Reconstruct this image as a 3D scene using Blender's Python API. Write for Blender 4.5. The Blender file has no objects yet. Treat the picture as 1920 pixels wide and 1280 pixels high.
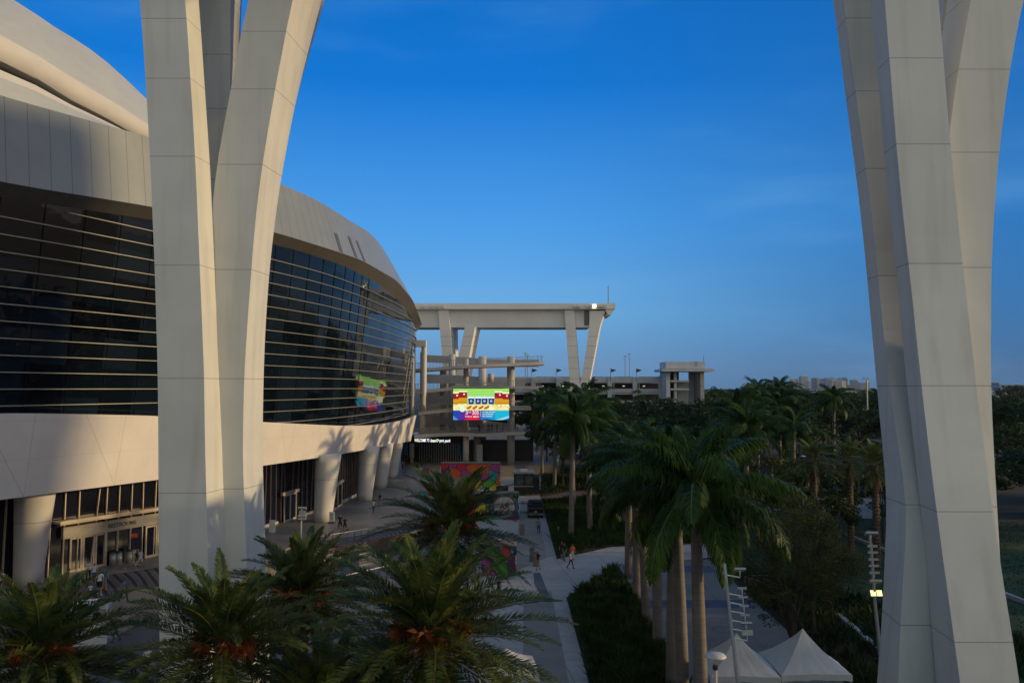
import bpy, math, random
import numpy as np
from math import sin, cos, tan, radians, pi, sqrt, atan2
random.seed(7)
RNG = np.random.default_rng(11)
S = bpy.context.scene
C = S.collection

# ------------------------------------------------------------ camera, sky, sun, exposure
F = 28.0/36.0*1920.0
H = 16.5
PITCH = math.atan(87.0/F)
CP, SP = cos(PITCH), sin(PITCH)
cam = bpy.data.objects.new('camera', bpy.data.cameras.new('camera'))
C.objects.link(cam)
cam.data.lens = 28.0
cam.data.sensor_width = 36.0
cam.data.clip_start = 0.5
cam.data.clip_end = 20000
cam.location = (0, 0, H)
cam.rotation_euler = (radians(90)+PITCH, 0, 0)
S.camera = cam

SUN_AZ = 93.0      # clockwise from the view axis (+Y): low on the right, slightly ahead
SUN_EL = 9.0
w = bpy.data.worlds.new('World')
S.world = w
w.use_nodes = True
nt = w.node_tree
nt.nodes.clear()
sky = nt.nodes.new('ShaderNodeTexSky')
sky.sky_type = 'NISHITA'
sky.sun_disc = False
sky.sun_elevation = radians(SUN_EL)
sky.sun_rotation = radians(SUN_AZ)
sky.altitude = 0
sky.air_density = 1.0
sky.dust_density = 0.6
sky.ozone_density = 3.0
bg = nt.nodes.new('ShaderNodeBackground')
bg.inputs['Strength'].default_value = 0.15
out = nt.nodes.new('ShaderNodeOutputWorld')
def _m(op, a, b, c=None):
    n = nt.nodes.new('ShaderNodeMath'); n.operation = op
    for i, x in enumerate((a, b, c)):
        if x is None: continue
        if isinstance(x, (int, float)): n.inputs[i].default_value = x
        else: nt.links.new(x, n.inputs[i])
    return n.outputs[0]
def _mix(f, a, b, bt='MIX'):
    n = nt.nodes.new('ShaderNodeMix'); n.data_type = 'RGBA'; n.blend_type = bt
    for i, x in ((0, f), (6, a), (7, b)):
        if isinstance(x, (int, float)): n.inputs[i].default_value = x
        elif isinstance(x, tuple): n.inputs[i].default_value = (*x, 1)
        else: nt.links.new(x, n.inputs[i])
    return n.outputs[2]
def _rng(x, a, b, c=0.0, d=1.0):
    n = nt.nodes.new('ShaderNodeMapRange'); n.interpolation_type = 'SMOOTHSTEP'
    nt.links.new(x, n.inputs[0])
    for i, v in enumerate((a, b, c, d)): n.inputs[1+i].default_value = v
    return n.outputs[0]
def _ramp(x, stops):
    n = nt.nodes.new('ShaderNodeValToRGB'); nt.links.new(x, n.inputs[0]); e = n.color_ramp.elements
    for i, (p, c) in enumerate(stops):
        k = e[i] if i < 2 else e.new(p)
        k.position = p; k.color = (*[min(1, v) for v in c], 1)
    return n.outputs[0]
G_ = 1/0.15
tc = nt.nodes.new('ShaderNodeTexCoord')
sx = nt.nodes.new('ShaderNodeSeparateXYZ'); nt.links.new(tc.outputs['Generated'], sx.inputs[0])
X_, Y_, Z_ = sx.outputs
front = _ramp(Z_, [(0.0, (.115,.26,.46)), (0.03, (.14,.31,.56)), (0.09, (.15,.42,.76)), (0.2, (.07,.34,.82)), (0.36, (.004,.185,.66)), (0.6, (.0,.11,.46)), (1.0, (.16,.26,.42))])
right = _ramp(Z_, [(0.0, (.035,.12,.27)), (0.06, (.035,.16,.38)), (0.2, (.02,.18,.52)), (0.5, (.002,.11,.44)), (1.0, (.16,.26,.42))])
back = _ramp(Z_, [(0.0, (.66,.60,.52)), (0.25, (.86,.82,.74)), (0.6, (.44,.50,.52)), (1.0, (.16,.26,.42))])
c_ = _mix(_rng(X_, -0.05, 0.6), front, right)
# thin high cirrus
mpn = nt.nodes.new('ShaderNodeMapping'); mpn.inputs['Scale'].default_value = (1.2, 1.2, 6.0); nt.links.new(tc.outputs['Generated'], mpn.inputs[0])
cn = nt.nodes.new('ShaderNodeTexNoise'); cn.inputs['Scale'].default_value = 2.2; cn.inputs['Detail'].default_value = 6; nt.links.new(mpn.outputs[0], cn.inputs[0])
cf = _rng(cn.outputs[0], 0.45, 0.78, 0.0, 0.22)
c_ = _mix(cf, c_, (.20,.48,.80))
back = _mix(_rng(X_, 0.1, -0.75), back, _ramp(Z_, [(0.0, (.24,.25,.26)), (0.3, (.30,.34,.38)), (1.0, (.16,.26,.42))]))
c_ = _mix(_rng(Y_, 0.25, -0.4), c_, back)
# glow of the low sun
dt = nt.nodes.new('ShaderNodeVectorMath'); dt.operation = 'DOT_PRODUCT'; nt.links.new(tc.outputs['Generated'], dt.inputs[0])
dt.inputs[1].default_value = (sin(radians(SUN_AZ))*cos(radians(SUN_EL)), cos(radians(SUN_AZ))*cos(radians(SUN_EL)), sin(radians(SUN_EL)))
gl = _m('POWER', _m('MAXIMUM', dt.outputs['Value'], 0.0), 14.0)
c_ = _mix(1.0, c_, _mix(gl, (0,0,0), (.75,.42,.18)), 'ADD')
c_ = _mix(1.0, c_, (G_,G_,G_), 'MULTIPLY')
c_ = _mix(0.015, c_, sky.outputs[0])
nt.links.new(c_, bg.inputs[0])
nt.links.new(bg.outputs[0], out.inputs[0])

sd = bpy.data.lights.new('sun', 'SUN')
sd.energy = 2.75
sd.angle = radians(1.6)
sd.color = (1.0, 0.71, 0.37)
sun = bpy.data.objects.new('sun', sd)
C.objects.link(sun)
_d = (sin(radians(SUN_AZ))*cos(radians(SUN_EL)), cos(radians(SUN_AZ))*cos(radians(SUN_EL)), sin(radians(SUN_EL)))
from mathutils import Vector, Matrix, Euler
sun.rotation_euler = Vector(_d).to_track_quat('Z', 'Y').to_euler()
sun.location = (200, 60, 60)

S.view_settings.view_transform = 'Standard'
S.view_settings.look = 'None'
S.view_settings.gamma = 1
S.view_settings.use_curve_mapping = False
S.view_settings.exposure = 0.0
S.cycles.max_bounces = 6
S.cycles.diffuse_bounces = 3
S.cycles.glossy_bounces = 3
S.cycles.transparent_max_bounces = 6

# ------------------------------------------------------------ pixel helpers (photo pixels, 1920x1280)
def at(px, py, Y):
    u = (px-960)/F; v = (640-py)/F
    dy = CP - v*SP; dz = SP + v*CP
    return Vector((u*Y/dy, Y, H + dz*Y/dy))
def gz(px, py, z=0.0):
    u = (px-960)/F; v = (640-py)/F
    dy = CP - v*SP; dz = SP + v*CP
    t = (z-H)/dz
    return Vector((u*t, dy*t, z))
def Xof(px, Y, z):
    return (px-960)/F*(Y*CP + (z-H)*SP)
def pix(p):
    d = p[1]*CP + (p[2]-H)*SP
    return 960+F*p[0]/d, 640-F*((p[2]-H)*CP - p[1]*SP)/d

# ------------------------------------------------------------ materials
MATS = {}
def mat(name, col, rough=0.6, var=0.12, scale=1.5, bump=0.0, bscale=20, metal=0.0, spec=0.5, col2=None, emit=None, estr=0.0, coat=0.0, detail=4, stain=0.0):
    if name in MATS: return MATS[name]
    m = bpy.data.materials.new(name)
    m.use_nodes = True
    N = m.node_tree.nodes; L = m.node_tree.links
    b = N['Principled BSDF']
    b.inputs['Roughness'].default_value = rough
    b.inputs['Metallic'].default_value = metal
    b.inputs['Specular IOR Level'].default_value = spec
    if coat: b.inputs['Coat Weight'].default_value = coat
    tc = N.new('ShaderNodeTexCoord')
    no = N.new('ShaderNodeTexNoise'); no.inputs['Scale'].default_value = scale; no.inputs['Detail'].default_value = detail
    no.inputs['Roughness'].default_value = 0.6
    L.new(tc.outputs['Object'], no.inputs['Vector'])
    mx = N.new('ShaderNodeMix'); mx.data_type = 'RGBA'
    c2 = col2 if col2 else tuple(min(1, c*(1+var)) for c in col)
    c1 = col if col2 else tuple(c*(1-var) for c in col)
    mx.inputs[6].default_value = (*c1, 1); mx.inputs[7].default_value = (*c2, 1)
    mr = N.new('ShaderNodeMapRange'); mr.inputs[1].default_value = 0.35; mr.inputs[2].default_value = 0.65
    L.new(no.outputs['Fac'], mr.inputs[0]); L.new(mr.outputs[0], mx.inputs[0])
    res = mx.outputs[2]
    if stain:
        st = N.new('ShaderNodeTexNoise'); st.inputs['Scale'].default_value = 1.0; st.inputs['Detail'].default_value = 5
        mp = N.new('ShaderNodeMapping'); mp.inputs['Scale'].default_value = (1.6, 1.6, 0.12)
        L.new(tc.outputs['Object'], mp.inputs[0]); L.new(mp.outputs[0], st.inputs['Vector'])
        sr = N.new('ShaderNodeMapRange'); sr.inputs[1].default_value = 0.5; sr.inputs[2].default_value = 0.8
        sr.inputs[3].default_value = 0.0; sr.inputs[4].default_value = stain
        L.new(st.outputs['Fac'], sr.inputs[0])
        m2 = N.new('ShaderNodeMix'); m2.data_type = 'RGBA'
        m2.inputs[7].default_value = (col[0]*0.45, col[1]*0.42, col[2]*0.38, 1)
        L.new(sr.outputs[0], m2.inputs[0]); L.new(res, m2.inputs[6]); res = m2.outputs[2]
    L.new(res, b.inputs['Base Color'])
    if bump:
        bn = N.new('ShaderNodeTexNoise'); bn.inputs['Scale'].default_value = bscale
        L.new(tc.outputs['Object'], bn.inputs['Vector'])
        bp = N.new('ShaderNodeBump'); bp.inputs['Strength'].default_value = bump; bp.inputs['Distance'].default_value = 0.02
        L.new(bn.outputs['Fac'], bp.inputs['Height']); L.new(bp.outputs[0], b.inputs['Normal'])
    if emit:
        b.inputs['Emission Color'].default_value = (*emit, 1)
        b.inputs['Emission Strength'].default_value = estr
    m['res'] = 1
    MATS[name] = m
    m_res[name] = (res.node.name, 2)
    return m
m_res = {}
def lines(m, kind, spacing, eps, slant=0.0, zs=None, strength=0.72):
    """dark joint lines laid over a material: kind 'z' = joints at world heights, 'u' = at UV steps, 'xy' = square grid"""
    N = m.node_tree.nodes; L = m.node_tree.links
    b = N['Principled BSDF']
    src = b.inputs['Base Color'].links[0].from_socket
    fac = None
    def math_(op, a, bb, c=None):
        n = N.new('ShaderNodeMath'); n.operation = op
        for i, x in enumerate((a, bb, c)):
            if x is None: continue
            if isinstance(x, (int, float)): n.inputs[i].default_value = x
            else: L.new(x, n.inputs[i])
        return n.outputs[0]
    if kind == 'z':
        g = N.new('ShaderNodeNewGeometry'); s = N.new('ShaderNodeSeparateXYZ'); L.new(g.outputs['Position'], s.inputs[0])
        for z in zs:
            c = math_('COMPARE', s.outputs[2], z, eps)
            fac = c if fac is None else math_('MAXIMUM', fac, c)
    elif kind == 'u':
        uv = N.new('ShaderNodeUVMap'); s = N.new('ShaderNodeSeparateXYZ'); L.new(uv.outputs[0], s.inputs[0])
        a = math_('MULTIPLY_ADD', s.outputs[1], slant, s.outputs[0])
        f = math_('FRACT', math_('DIVIDE', a, spacing), 0)
        fac = math_('LESS_THAN', f, eps/spacing)
    elif kind == 'v':
        uv = N.new('ShaderNodeUVMap'); s = N.new('ShaderNodeSeparateXYZ'); L.new(uv.outputs[0], s.inputs[0])
        f = math_('FRACT', math_('DIVIDE', s.outputs[1], spacing), 0)
        fac = math_('LESS_THAN', f, eps/spacing)
    elif kind == 'xy':
        g = N.new('ShaderNodeNewGeometry'); s = N.new('ShaderNodeSeparateXYZ'); L.new(g.outputs['Position'], s.inputs[0])
        f1 = math_('LESS_THAN', math_('FRACT', math_('DIVIDE', math_('MULTIPLY_ADD', s.outputs[1], slant, s.outputs[0]), spacing), 0), eps/spacing)
        f2 = math_('LESS_THAN', math_('FRACT', math_('DIVIDE', s.outputs[1], spacing), 0), eps/spacing)
        fac = math_('MAXIMUM', f1, f2)
    fac = math_('MULTIPLY', fac, strength)
    mx = N.new('ShaderNodeMix'); mx.data_type = 'RGBA'
    mx.inputs[7].default_value = (0.03, 0.028, 0.026, 1)
    L.new(fac, mx.inputs[0]); L.new(src, mx.inputs[6]); L.new(mx.outputs[2], b.inputs['Base Color'])
    return m

# ------------------------------------------------------------ mesh helpers
class MB:
    def __init__(s): s.v = []; s.f = []; s.m = []; s.uv = []
    def face(s, pts, mi=0, uv=None):
        n = len(s.v); s.v += [tuple(p) for p in pts]; s.f.append(tuple(range(n, n+len(pts)))); s.m.append(mi); s.uv.append(uv)
    def prism(s, poly, z0, z1, mi=0):
        n = len(poly)
        for i in range(n):
            a = poly[i]; b = poly[(i+1) % n]
            s.face([(a[0], a[1], z0), (b[0], b[1], z0), (b[0], b[1], z1), (a[0], a[1], z1)], mi)
        s.face([(p[0], p[1], z1) for p in poly], mi)
        s.face([(p[0], p[1], z0) for p in reversed(poly)], mi)
    def box(s, x0, x1, y0, y1, z0, z1, mi=0, rot=None, org=None):
        c = [(x0,y0,z0),(x1,y0,z0),(x1,y1,z0),(x0,y1,z0),(x0,y0,z1),(x1,y0,z1),(x1,y1,z1),(x0,y1,z1)]
        if rot is not None:
            o = Vector(org or (0,0,0)); R_ = Matrix.Rotation(rot, 3, 'Z'); c = [tuple(R_ @ Vector(p) + o) for p in c]
        n = len(s.v); s.v += c
        for f in ((0,3,2,1),(4,5,6,7),(0,1,5,4),(1,2,6,5),(2,3,7,6),(3,0,4,7)):
            s.f.append(tuple(n+i for i in f)); s.m.append(mi); s.uv.append(None)
    def rings(s, rings, mi=0, closed=True, caps=True):
        k = len(rings[0]); n = len(s.v)
        for r in rings: s.v += [tuple(p) for p in r]
        for i in range(len(rings)-1):
            for j in range(k if closed else k-1):
                a = n+i*k+j; b = n+i*k+(j+1) % k
                s.f.append((a, b, b+k, a+k)); s.m.append(mi); s.uv.append(None)
        if caps and closed:
            s.f.append(tuple(n+j for j in reversed(range(k)))); s.m.append(mi); s.uv.append(None)
            s.f.append(tuple(n+(len(rings)-1)*k+j for j in range(k))); s.m.append(mi); s.uv.append(None)
    def tube(s, pts, rad, seg=8, mi=0, caps=True):
        pts = [Vector(p) for p in pts]
        if not hasattr(rad, '__len__'): rad = [rad]*len(pts)
        rs = []
        for i, p in enumerate(pts):
            d = (pts[min(i+1, len(pts)-1)] - pts[max(i-1, 0)]).normalized()
            up = Vector((0,0,1)) if abs(d.z) < 0.95 else Vector((0,1,0))
            a = d.cross(up).normalized(); b = d.cross(a).normalized()
            rs.append([p + (a*cos(t)+b*sin(t))*rad[i] for t in [2*pi*j/seg for j in range(seg)]])
        s.rings(rs, mi, True, caps)
    def build(s, name, mats, parent=None, smooth=False):
        me = bpy.data.meshes.new(name)
        me.from_pydata(s.v, [], s.f)
        if not isinstance(mats, (list, tuple)): mats = [mats]
        for m in mats: me.materials.append(m)
        if any(s.m): me.polygons.foreach_set('material_index', s.m)
        if any(u is not None for u in s.uv):
            l = me.uv_layers.new(name='UVMap'); i = 0
            for fi, f in enumerate(s.f):
                for j in range(len(f)):
                    if s.uv[fi] is not None: l.data[i].uv = s.uv[fi][j]
                    i += 1
        if smooth is True: me.polygons.foreach_set('use_smooth', [True]*len(me.polygons))
        me.update()
        o = bpy.data.objects.new(name, me)
        C.objects.link(o)
        if parent is not None: o.parent = parent
        return o
    def mesh(s, name, mats, smooth=False):
        o = s.build(name, mats, None, smooth); me = o.data; bpy.data.objects.remove(o); return me
def struct(o): o['kind'] = 'structure'; return o
def tag(o, label, cat, group=None, kind=None):
    if label: o['label'] = label
    if cat: o['category'] = cat
    if group: o['group'] = group
    if kind: o['kind'] = kind
    return o
def thing(name, label, cat, loc=(0,0,0), rz=0, group=None, sc=1.0):
    o = bpy.data.objects.new(name, None); C.objects.link(o)
    o.location = loc; o.rotation_euler = (0,0,rz); o.scale = (sc, sc, sc); o.empty_display_size = 0.2
    return tag(o, label, cat, group)
def inst(name, me, parent=None, loc=(0,0,0), rz=0, sc=1.0):
    o = bpy.data.objects.new(name, me); C.objects.link(o)
    o.location = loc; o.rotation_euler = (0,0,rz); o.scale = (sc, sc, sc)
    if parent is not None: o.parent = parent
    return o
def quads(name, V, mats, mi=None, smooth=False):
    """V: (n,4,3) array of quads -> mesh"""
    n = V.shape[0]
    me = bpy.data.meshes.new(name)
    me.vertices.add(n*4); me.vertices.foreach_set('co', V.reshape(-1).astype(np.float32))
    me.loops.add(n*4); me.loops.foreach_set('vertex_index', np.arange(n*4, dtype=np.int32))
    me.polygons.add(n); me.polygons.foreach_set('loop_start', np.arange(0, n*4, 4, dtype=np.int32))
    me.polygons.foreach_set('loop_total', np.full(n, 4, dtype=np.int32))
    for m in (mats if isinstance(mats, (list, tuple)) else [mats]): me.materials.append(m)
    if mi is not None: me.polygons.foreach_set('material_index', np.asarray(mi, dtype=np.int32))
    me.update(calc_edges=True)
    return me
def text_mesh(body, size, extrude, m, bold=0.0, shear=0.0, align='CENTER'):
    cu = bpy.data.curves.new('t', 'FONT'); cu.body = body; cu.size = size; cu.extrude = extrude; cu.offset = bold
    cu.align_x = align; cu.align_y = 'CENTER'; cu.shear = shear
    o = bpy.data.objects.new('t', cu); C.objects.link(o)
    dg = bpy.context.evaluated_depsgraph_get()
    me = bpy.data.meshes.new_from_object(o.evaluated_get(dg))
    bpy.data.objects.remove(o); bpy.data.curves.remove(cu)
    me.materials.clear(); me.materials.append(m)
    return me
def catmull(P, n=12):
    P = [Vector(p) for p in P]; out_ = []
    for i in range(len(P)-1):
        p0 = P[max(i-1,0)]; p1 = P[i]; p2 = P[i+1]; p3 = P[min(i+2, len(P)-1)]
        for k in range(n):
            t = k/n
            out_.append(0.5*((2*p1)+(p2-p0)*t+(2*p0-5*p1+4*p2-p3)*t*t+(3*p1-p0-3*p2+p3)*t*t*t))
    out_.append(P[-1]); return out_

WHITE = mat('white_stucco', (0.62, 0.60, 0.56), 0.75, 0.05, 0.5, bump=0.15, bscale=30, stain=0.14)
CONC = mat('pale_concrete', (0.40, 0.39, 0.37), 0.85, 0.10, 0.6, bump=0.2, bscale=12, stain=0.3)
DARKMET = mat('dark_metal', (0.03, 0.03, 0.032), 0.45, 0.1)
GREYMET = mat('grey_metal', (0.32, 0.33, 0.34), 0.4, 0.08, metal=0.5)
WMET = mat('white_painted_metal', (0.62, 0.63, 0.62), 0.4, 0.06)
# ------------------------------------------------------------ near pylons
JZ = [at(285, y, 38.0).z for y in (35, 147, 293, 497, 709, 924)] + [at(285, 924, 38.0).z-5.4]
PYL = mat('pylon_white', (0.585, 0.60, 0.565), 0.7, 0.045, 0.35, bump=0.12, bscale=25, stain=0.3)
lines(PYL, 'z', 0, 0.019, zs=JZ+[JZ[0]+3.2, JZ[0]+6.4], strength=0.5)
TOPZ, BOTZ = 41.0, -0.4
KR = 0.78   # the right pylon stands nearer than the left one
JZR = [at(1728, y, Y_*KR).z for y, Y_ in ((109,36),(270,36),(494,36),(723,35.2),(959,34),(1203,33))]
PYLR = mat('right_pylon_white', (0.585, 0.60, 0.565), 0.7, 0.045, 0.35, bump=0.12, bscale=25, stain=0.3)
lines(PYLR, 'z', 0, 0.016, zs=JZR+[JZR[0]+3.0, JZR[0]+6.0], strength=0.5)
def leg(parent, rows, vis_right=True):
    if not vis_right: rows = [(*r[:4], r[4]*KR, r[5]*KR) for r in rows]
    """rows: (y_px at front plane, xl, xr, xside, Yfront, Yback)"""
    R_ = []
    for (y, xl, xr, xs, Yf, Yb) in rows:
        z = at(xl, y, Yf).z
        a = Xof(xl, Yf, z); b = Xof(xr, Yf, z); s_ = Xof(xs, Yb, z)
        if vis_right: c = s_; d = a + (s_-b)
        else: d = s_; c = b + (s_-a)
        R_.append([z, (a, Yf), (b, Yf), (c, Yb), (d, Yb)])
    R_.sort(key=lambda r: r[0])
    def ext(r0, r1, z):
        t = (z-r0[0])/(r1[0]-r0[0])
        return [z] + [(p[0]+(q[0]-p[0])*t, p[1]+(q[1]-p[1])*t) for p, q in zip(r0[1:], r1[1:])]
    R_ = [ext(R_[0], R_[1], BOTZ)] + R_ + [ext(R_[-2], R_[-1], TOPZ)]
    # smooth resample
    zs = np.array([r[0] for r in R_]); zz = np.linspace(BOTZ, TOPZ, 40)
    cols = [[np.interp(zz, zs, [r[k][j] for r in R_]) for j in (0, 1)] for k in range(1, 5)]
    ker = np.array([0.25, 0.5, 0.25])
    for k in range(4):
        for j in (0, 1):
            c = cols[k][j]; c[1:-1] = np.convolve(c, ker, 'valid')
    mb = MB()
    mb.rings([[(cols[k][0][i], cols[k][1][i], zz[i]) for k in range(4)] for i in range(len(zz))])
    return mb.build('leg', PYL if vis_right else PYLR, parent)

pl = thing('v_shaped_pylon', 'giant white V-shaped concrete pylon on the left, in front of the curved glass wall', 'pylon', (0,0,0), 0, 'near roof track pylons')
leg(pl, [(0,262,347,374.5,38,39.5),(35,265,350,377,38,39.5),(147,273,357,384,38,39.4),(293,281,366,393.7,38,39.35),(497,290,374.5,402.4,38,39.35),
         (709,296,383,410.5,38,39.5),(850,297,384.6,417,38,39.6),(924,297,387,418,38,39.6),(1060,298,390,427,38,39.6)])
leg(pl, [(0,466,549,590,39.4,42.45),(54,453.5,537.5,577,39.4,42.4),(166,433,516,552.6,39.4,41.9),(308,406.5,492,527.6,39.4,41.7),(400,397,480,515,39.4,41.6),(507,392,471,504,39.4,41.5),
         (620,392,463,497,39.4,41.5),(709,395,457.5,494,39.5,41.5),(850,398,455,492,39.6,41.6),(919,400,457,493.8,39.6,41.6),(1045,402,462,498,39.6,41.6)])
leg(pl, [(0,352,432,452,42.2,43.8),(19,352,431.6,451,42.2,43.8),(109,352,431.6,450,42.2,43.8),(204,352,432,449,42.2,43.8),(335,352,431,446,42.2,43.8),(600,362,436,452,42.0,43.6),(850,368,440,456,41.8,43.5)])
leg(pl, [(0,520,590,602,43.5,45.0),(150,470,548,560,43.5,45),(300,440,515,526,43.4,44.9),(500,420,485,492,43.2,44.6),(850,410,470,480,42.6,43.8)])
pr = thing('v_shaped_pylon', 'giant white V-shaped concrete pylon on the right, rising over the park trees and tents', 'pylon', (0,0,0), 0, 'near roof track pylons')
leg(pr, [(0,1659,1760,1635,36,37.4),(109,1667.7,1768.5,1645,36,37.4),(270,1680.5,1782,1657.6,36,37.5),(430,1696,1798,1672.7,36,37.4),(494,1704,1805,1680.6,36,37.3),(610,1716,1818,1690,35.6,37.0),
         (723,1728,1830.5,1700,35.2,36.8),(860,1743.7,1848,1716,34.6,36.4),(959,1756.6,1862,1725,34,35.9),(1060,1770,1876,1735,33.6,35.6),(1203,1790,1900,1746,33,35.2),(1280,1800.5,1911.5,1752,32.6,35.0)], False)
leg(pr, [(0,1820.6,1919,1769.5,37.3,39.9),(17,1817,1914.7,1767,37.3,39.9),(130,1797,1893.5,1751,37.3,39.7),(287,1775,1872.7,1745,37.3,39.4),(400,1768,1864,1738,37.3,39.2),(502,1762,1858.5,1735,37.2,39.1),
         (723,1762,1858,1735,36.6,38.5),(860,1770,1864,1742,36,38),(955,1776,1870,1748,35.4,37.4),(1080,1786,1877,1757,34.9,37),(1203,1796,1884,1766,34.5,36.6)], False)
leg(pr, [(0,1582,1668,1565,40.1,41.5),(76,1591,1676,1575,40.1,41.5),(175,1604.5,1688,1587,40.1,41.5),(317,1624,1706,1605,40.1,41.4),(420,1637,1716,1617,40.1,41.4),(517,1646.5,1722,1626.3,40,41.3),
         (620,1656,1730,1635,39.3,41.1),(723,1668,1738,1644,38.2,40.4),(860,1688,1750,1656,36.8,39.2),(947,1702,1762,1664,35.9,38.2),(1060,1695,1770,1659,35.5,37.8),(1171,1688,1775,1655,35.3,37.6),(1280,1684,1780,1647,35.1,37.4)], False)
leg(pr, [(0,1770,1850,1752,41.4,43),(200,1752,1830,1735,41.2,42.8),(500,1735,1810,1720,40.5,42),(860,1735,1805,1720,38.8,40.4),(1171,1735,1800,1720,37.5,39.2)], False)
mb = MB(); bm_ = lambda e: [(-21-e,37-e),(-14,35.2-e),(17,27.2-e),(70,12.5-e),(70,22+e),(19,36+e),(-13,45+e),(-21-e,47+e)]
mb.prism(bm_(0), 41.0, 47.0); mb.prism(bm_(1.2), 47.003, 49.2)
tag(mb.build('track_beam', WHITE), 'white concrete roof track beam carried high over the two nearest pylons', 'beam')

# ------------------------------------------------------------ stadium facade
A = catmull([(-95,-30,0),(-62,8,0),(-42,38,0),(-33.8,52.6,0),(-28.5,64,0),(-24.0,75.8,0),(-21.0,86,0),(-19.3,97,0),(-18.4,108,0),(-17.9,118,0),(-17.65,128,0),(-17.8,139,0),(-19.5,152,0),(-24,166,0),(-33,181,0),(-48,196,0),(-75,212,0)], 10)
# resample by arc length ~1.5 m
def resample(P, step):
    d = [0]
    for a, b in zip(P, P[1:]): d.append(d[-1]+(b-a).length)
    n = int(d[-1]/step); xs = [p.x for p in P]; ys = [p.y for p in P]
    q = np.linspace(0, d[-1], n+1)
    return [Vector((np.interp(t, d, xs), np.interp(t, d, ys), 0)) for t in q], list(q)
A, AS = resample(A, 1.5)
NRM = []
for i in range(len(A)):
    t = (A[min(i+1, len(A)-1)]-A[max(i-1, 0)]).normalized(); NRM.append(Vector((t.y, -t.x, 0)))
def off(d): return [a+n*(d(a.y) if callable(d) else d) for a, n in zip(A, NRM)]
def level(pts, d, tail=0.0, zcap=None):
    """curve at plan offset d whose picture passes through the photo points pts"""
    P = off(d); xs = [p[0] for p in pts]; ys = [p[1] for p in pts]
    res = []; best = -1e9; tip = None
    for i, p in enumerate(P):
        if p.y < 20: res.append(None); continue
        z = 20.0
        for _ in range(5):
            px = 960+F*p.x/(p.y*CP+(z-H)*SP)
            z = at(px, np.interp(px, xs, ys), p.y).z
        if tip is None:
            if px < best and p.y > 100: tip = z; ti = i
            else: best = px
        if px < xs[0]: res.append('L'); continue
        res.append(z if tip is None else tip+tail*(AS[i]-AS[ti]))
    first = next(r for r in res if isinstance(r, float))
    Z = [r if isinstance(r, float) else first for r in res]
    Z = np.array(Z); 
    for _ in range(3): Z[1:-1] = (Z[:-2]+2*Z[1:-1]+Z[2:])/4
    return [Vector((p.x, p.y, float(z))) for p, z in zip(P, Z)]
def strip(a, b, name, m, parent, smooth=True, flip=False, i0=0, i1=None):
    mb = MB(); i1 = i1 or len(a)-1
    for i in range(i0, i1):
        h0 = (b[i]-a[i]).length; h1 = (b[i+1]-a[i+1]).length
        q = [a[i], a[i+1], b[i+1], b[i]]; uv = [(AS[i],0),(AS[i+1],0),(AS[i+1],h1),(AS[i],h0)]
        if flip: q.reverse(); uv.reverse()
        mb.face(q, 0, uv)
    o = mb.build(name, m, parent)
    # weld for smooth shading
    import bmesh
    bm = bmesh.new(); bm.from_mesh(o.data); bmesh.ops.remove_doubles(bm, verts=bm.verts, dist=0.001)
    for f in bm.faces: f.smooth = smooth
    bm.to_mesh(o.data); bm.free()
    return o
cA = level([(0,937),(297,899),(492,873),(581,860),(630,852.7),(672,845),(710,838.6),(760,828.4),(775,826)], 0.0)
cB = level([(0,773),(297,779),(495,791),(640,798),(700,797),(740,791),(765,785),(783,777),(790,774)], 1.0)
cD = level([(0,371),(282,411),(511.6,457),(585,478),(649,500),(712,534),(754,568),(775,601),(781,620),(784,626)], 0.9, -0.06)
cE = level([(0,342),(283,387),(515,435),(625.6,469.6),(678,487.5),(743.7,525.5),(775,563.5),(788,599),(790,606)], 1.9, -0.06)
cF = level([(0,180),(276,256),(400,295),(527,345),(600,378),(665.6,420),(691,434),(712,456),(733,490),(746,519),(749,530)], lambda y: float(np.interp(y, [60, 95, 130], [1.3, -0.2, -2.0])))
st = thing('domed_ballpark', 'huge oval white ballpark with a dark curved glass wall and upper metal panels', 'stadium', (0,0,0))
FAS = mat('fascia_stucco', (0.70, 0.665, 0.60), 0.7, 0.05, 0.4, bump=0.1, bscale=25, stain=0.1)
lines(FAS, 'u', 7.0, 0.04, 0.0, strength=0.3); lines(FAS, 'u', 7.0, 0.045, 0.6, strength=0.3); lines(FAS, 'v', 2.6, 0.03, strength=0.18)
strip(cA, cB, 'balcony_fascia', FAS, st)
rimI = [p+n*-0.45 for p, n in zip(cB, NRM)]
strip(cB, rimI, 'balcony_rim', WHITE, st)
inB = [Vector((p.x, p.y, p.z-1.1)) for p in rimI]
strip(rimI, inB, 'balcony_parapet', WHITE, st)
glB = [Vector((q.x, q.y, p.z-1.1)) for p, q in zip(cB, off(-1.0))]
strip(inB, glB, 'balcony_floor', CONC, st)
# underside soffit of the balcony
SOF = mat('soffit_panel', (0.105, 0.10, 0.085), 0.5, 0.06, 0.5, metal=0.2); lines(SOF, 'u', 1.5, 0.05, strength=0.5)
wl = off(lambda y: float(np.interp(y, [50, 60, 68, 87, 100, 115, 130], [-7.5, -6.0, -4.5, -4.2, -2.8, -2.8, -3.2])))
sofin = [Vector((q.x, q.y, p.z+0.05)) for p, q in zip(cA, wl)]
strip(sofin, cA, 'balcony_soffit', WHITE, st)
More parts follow.
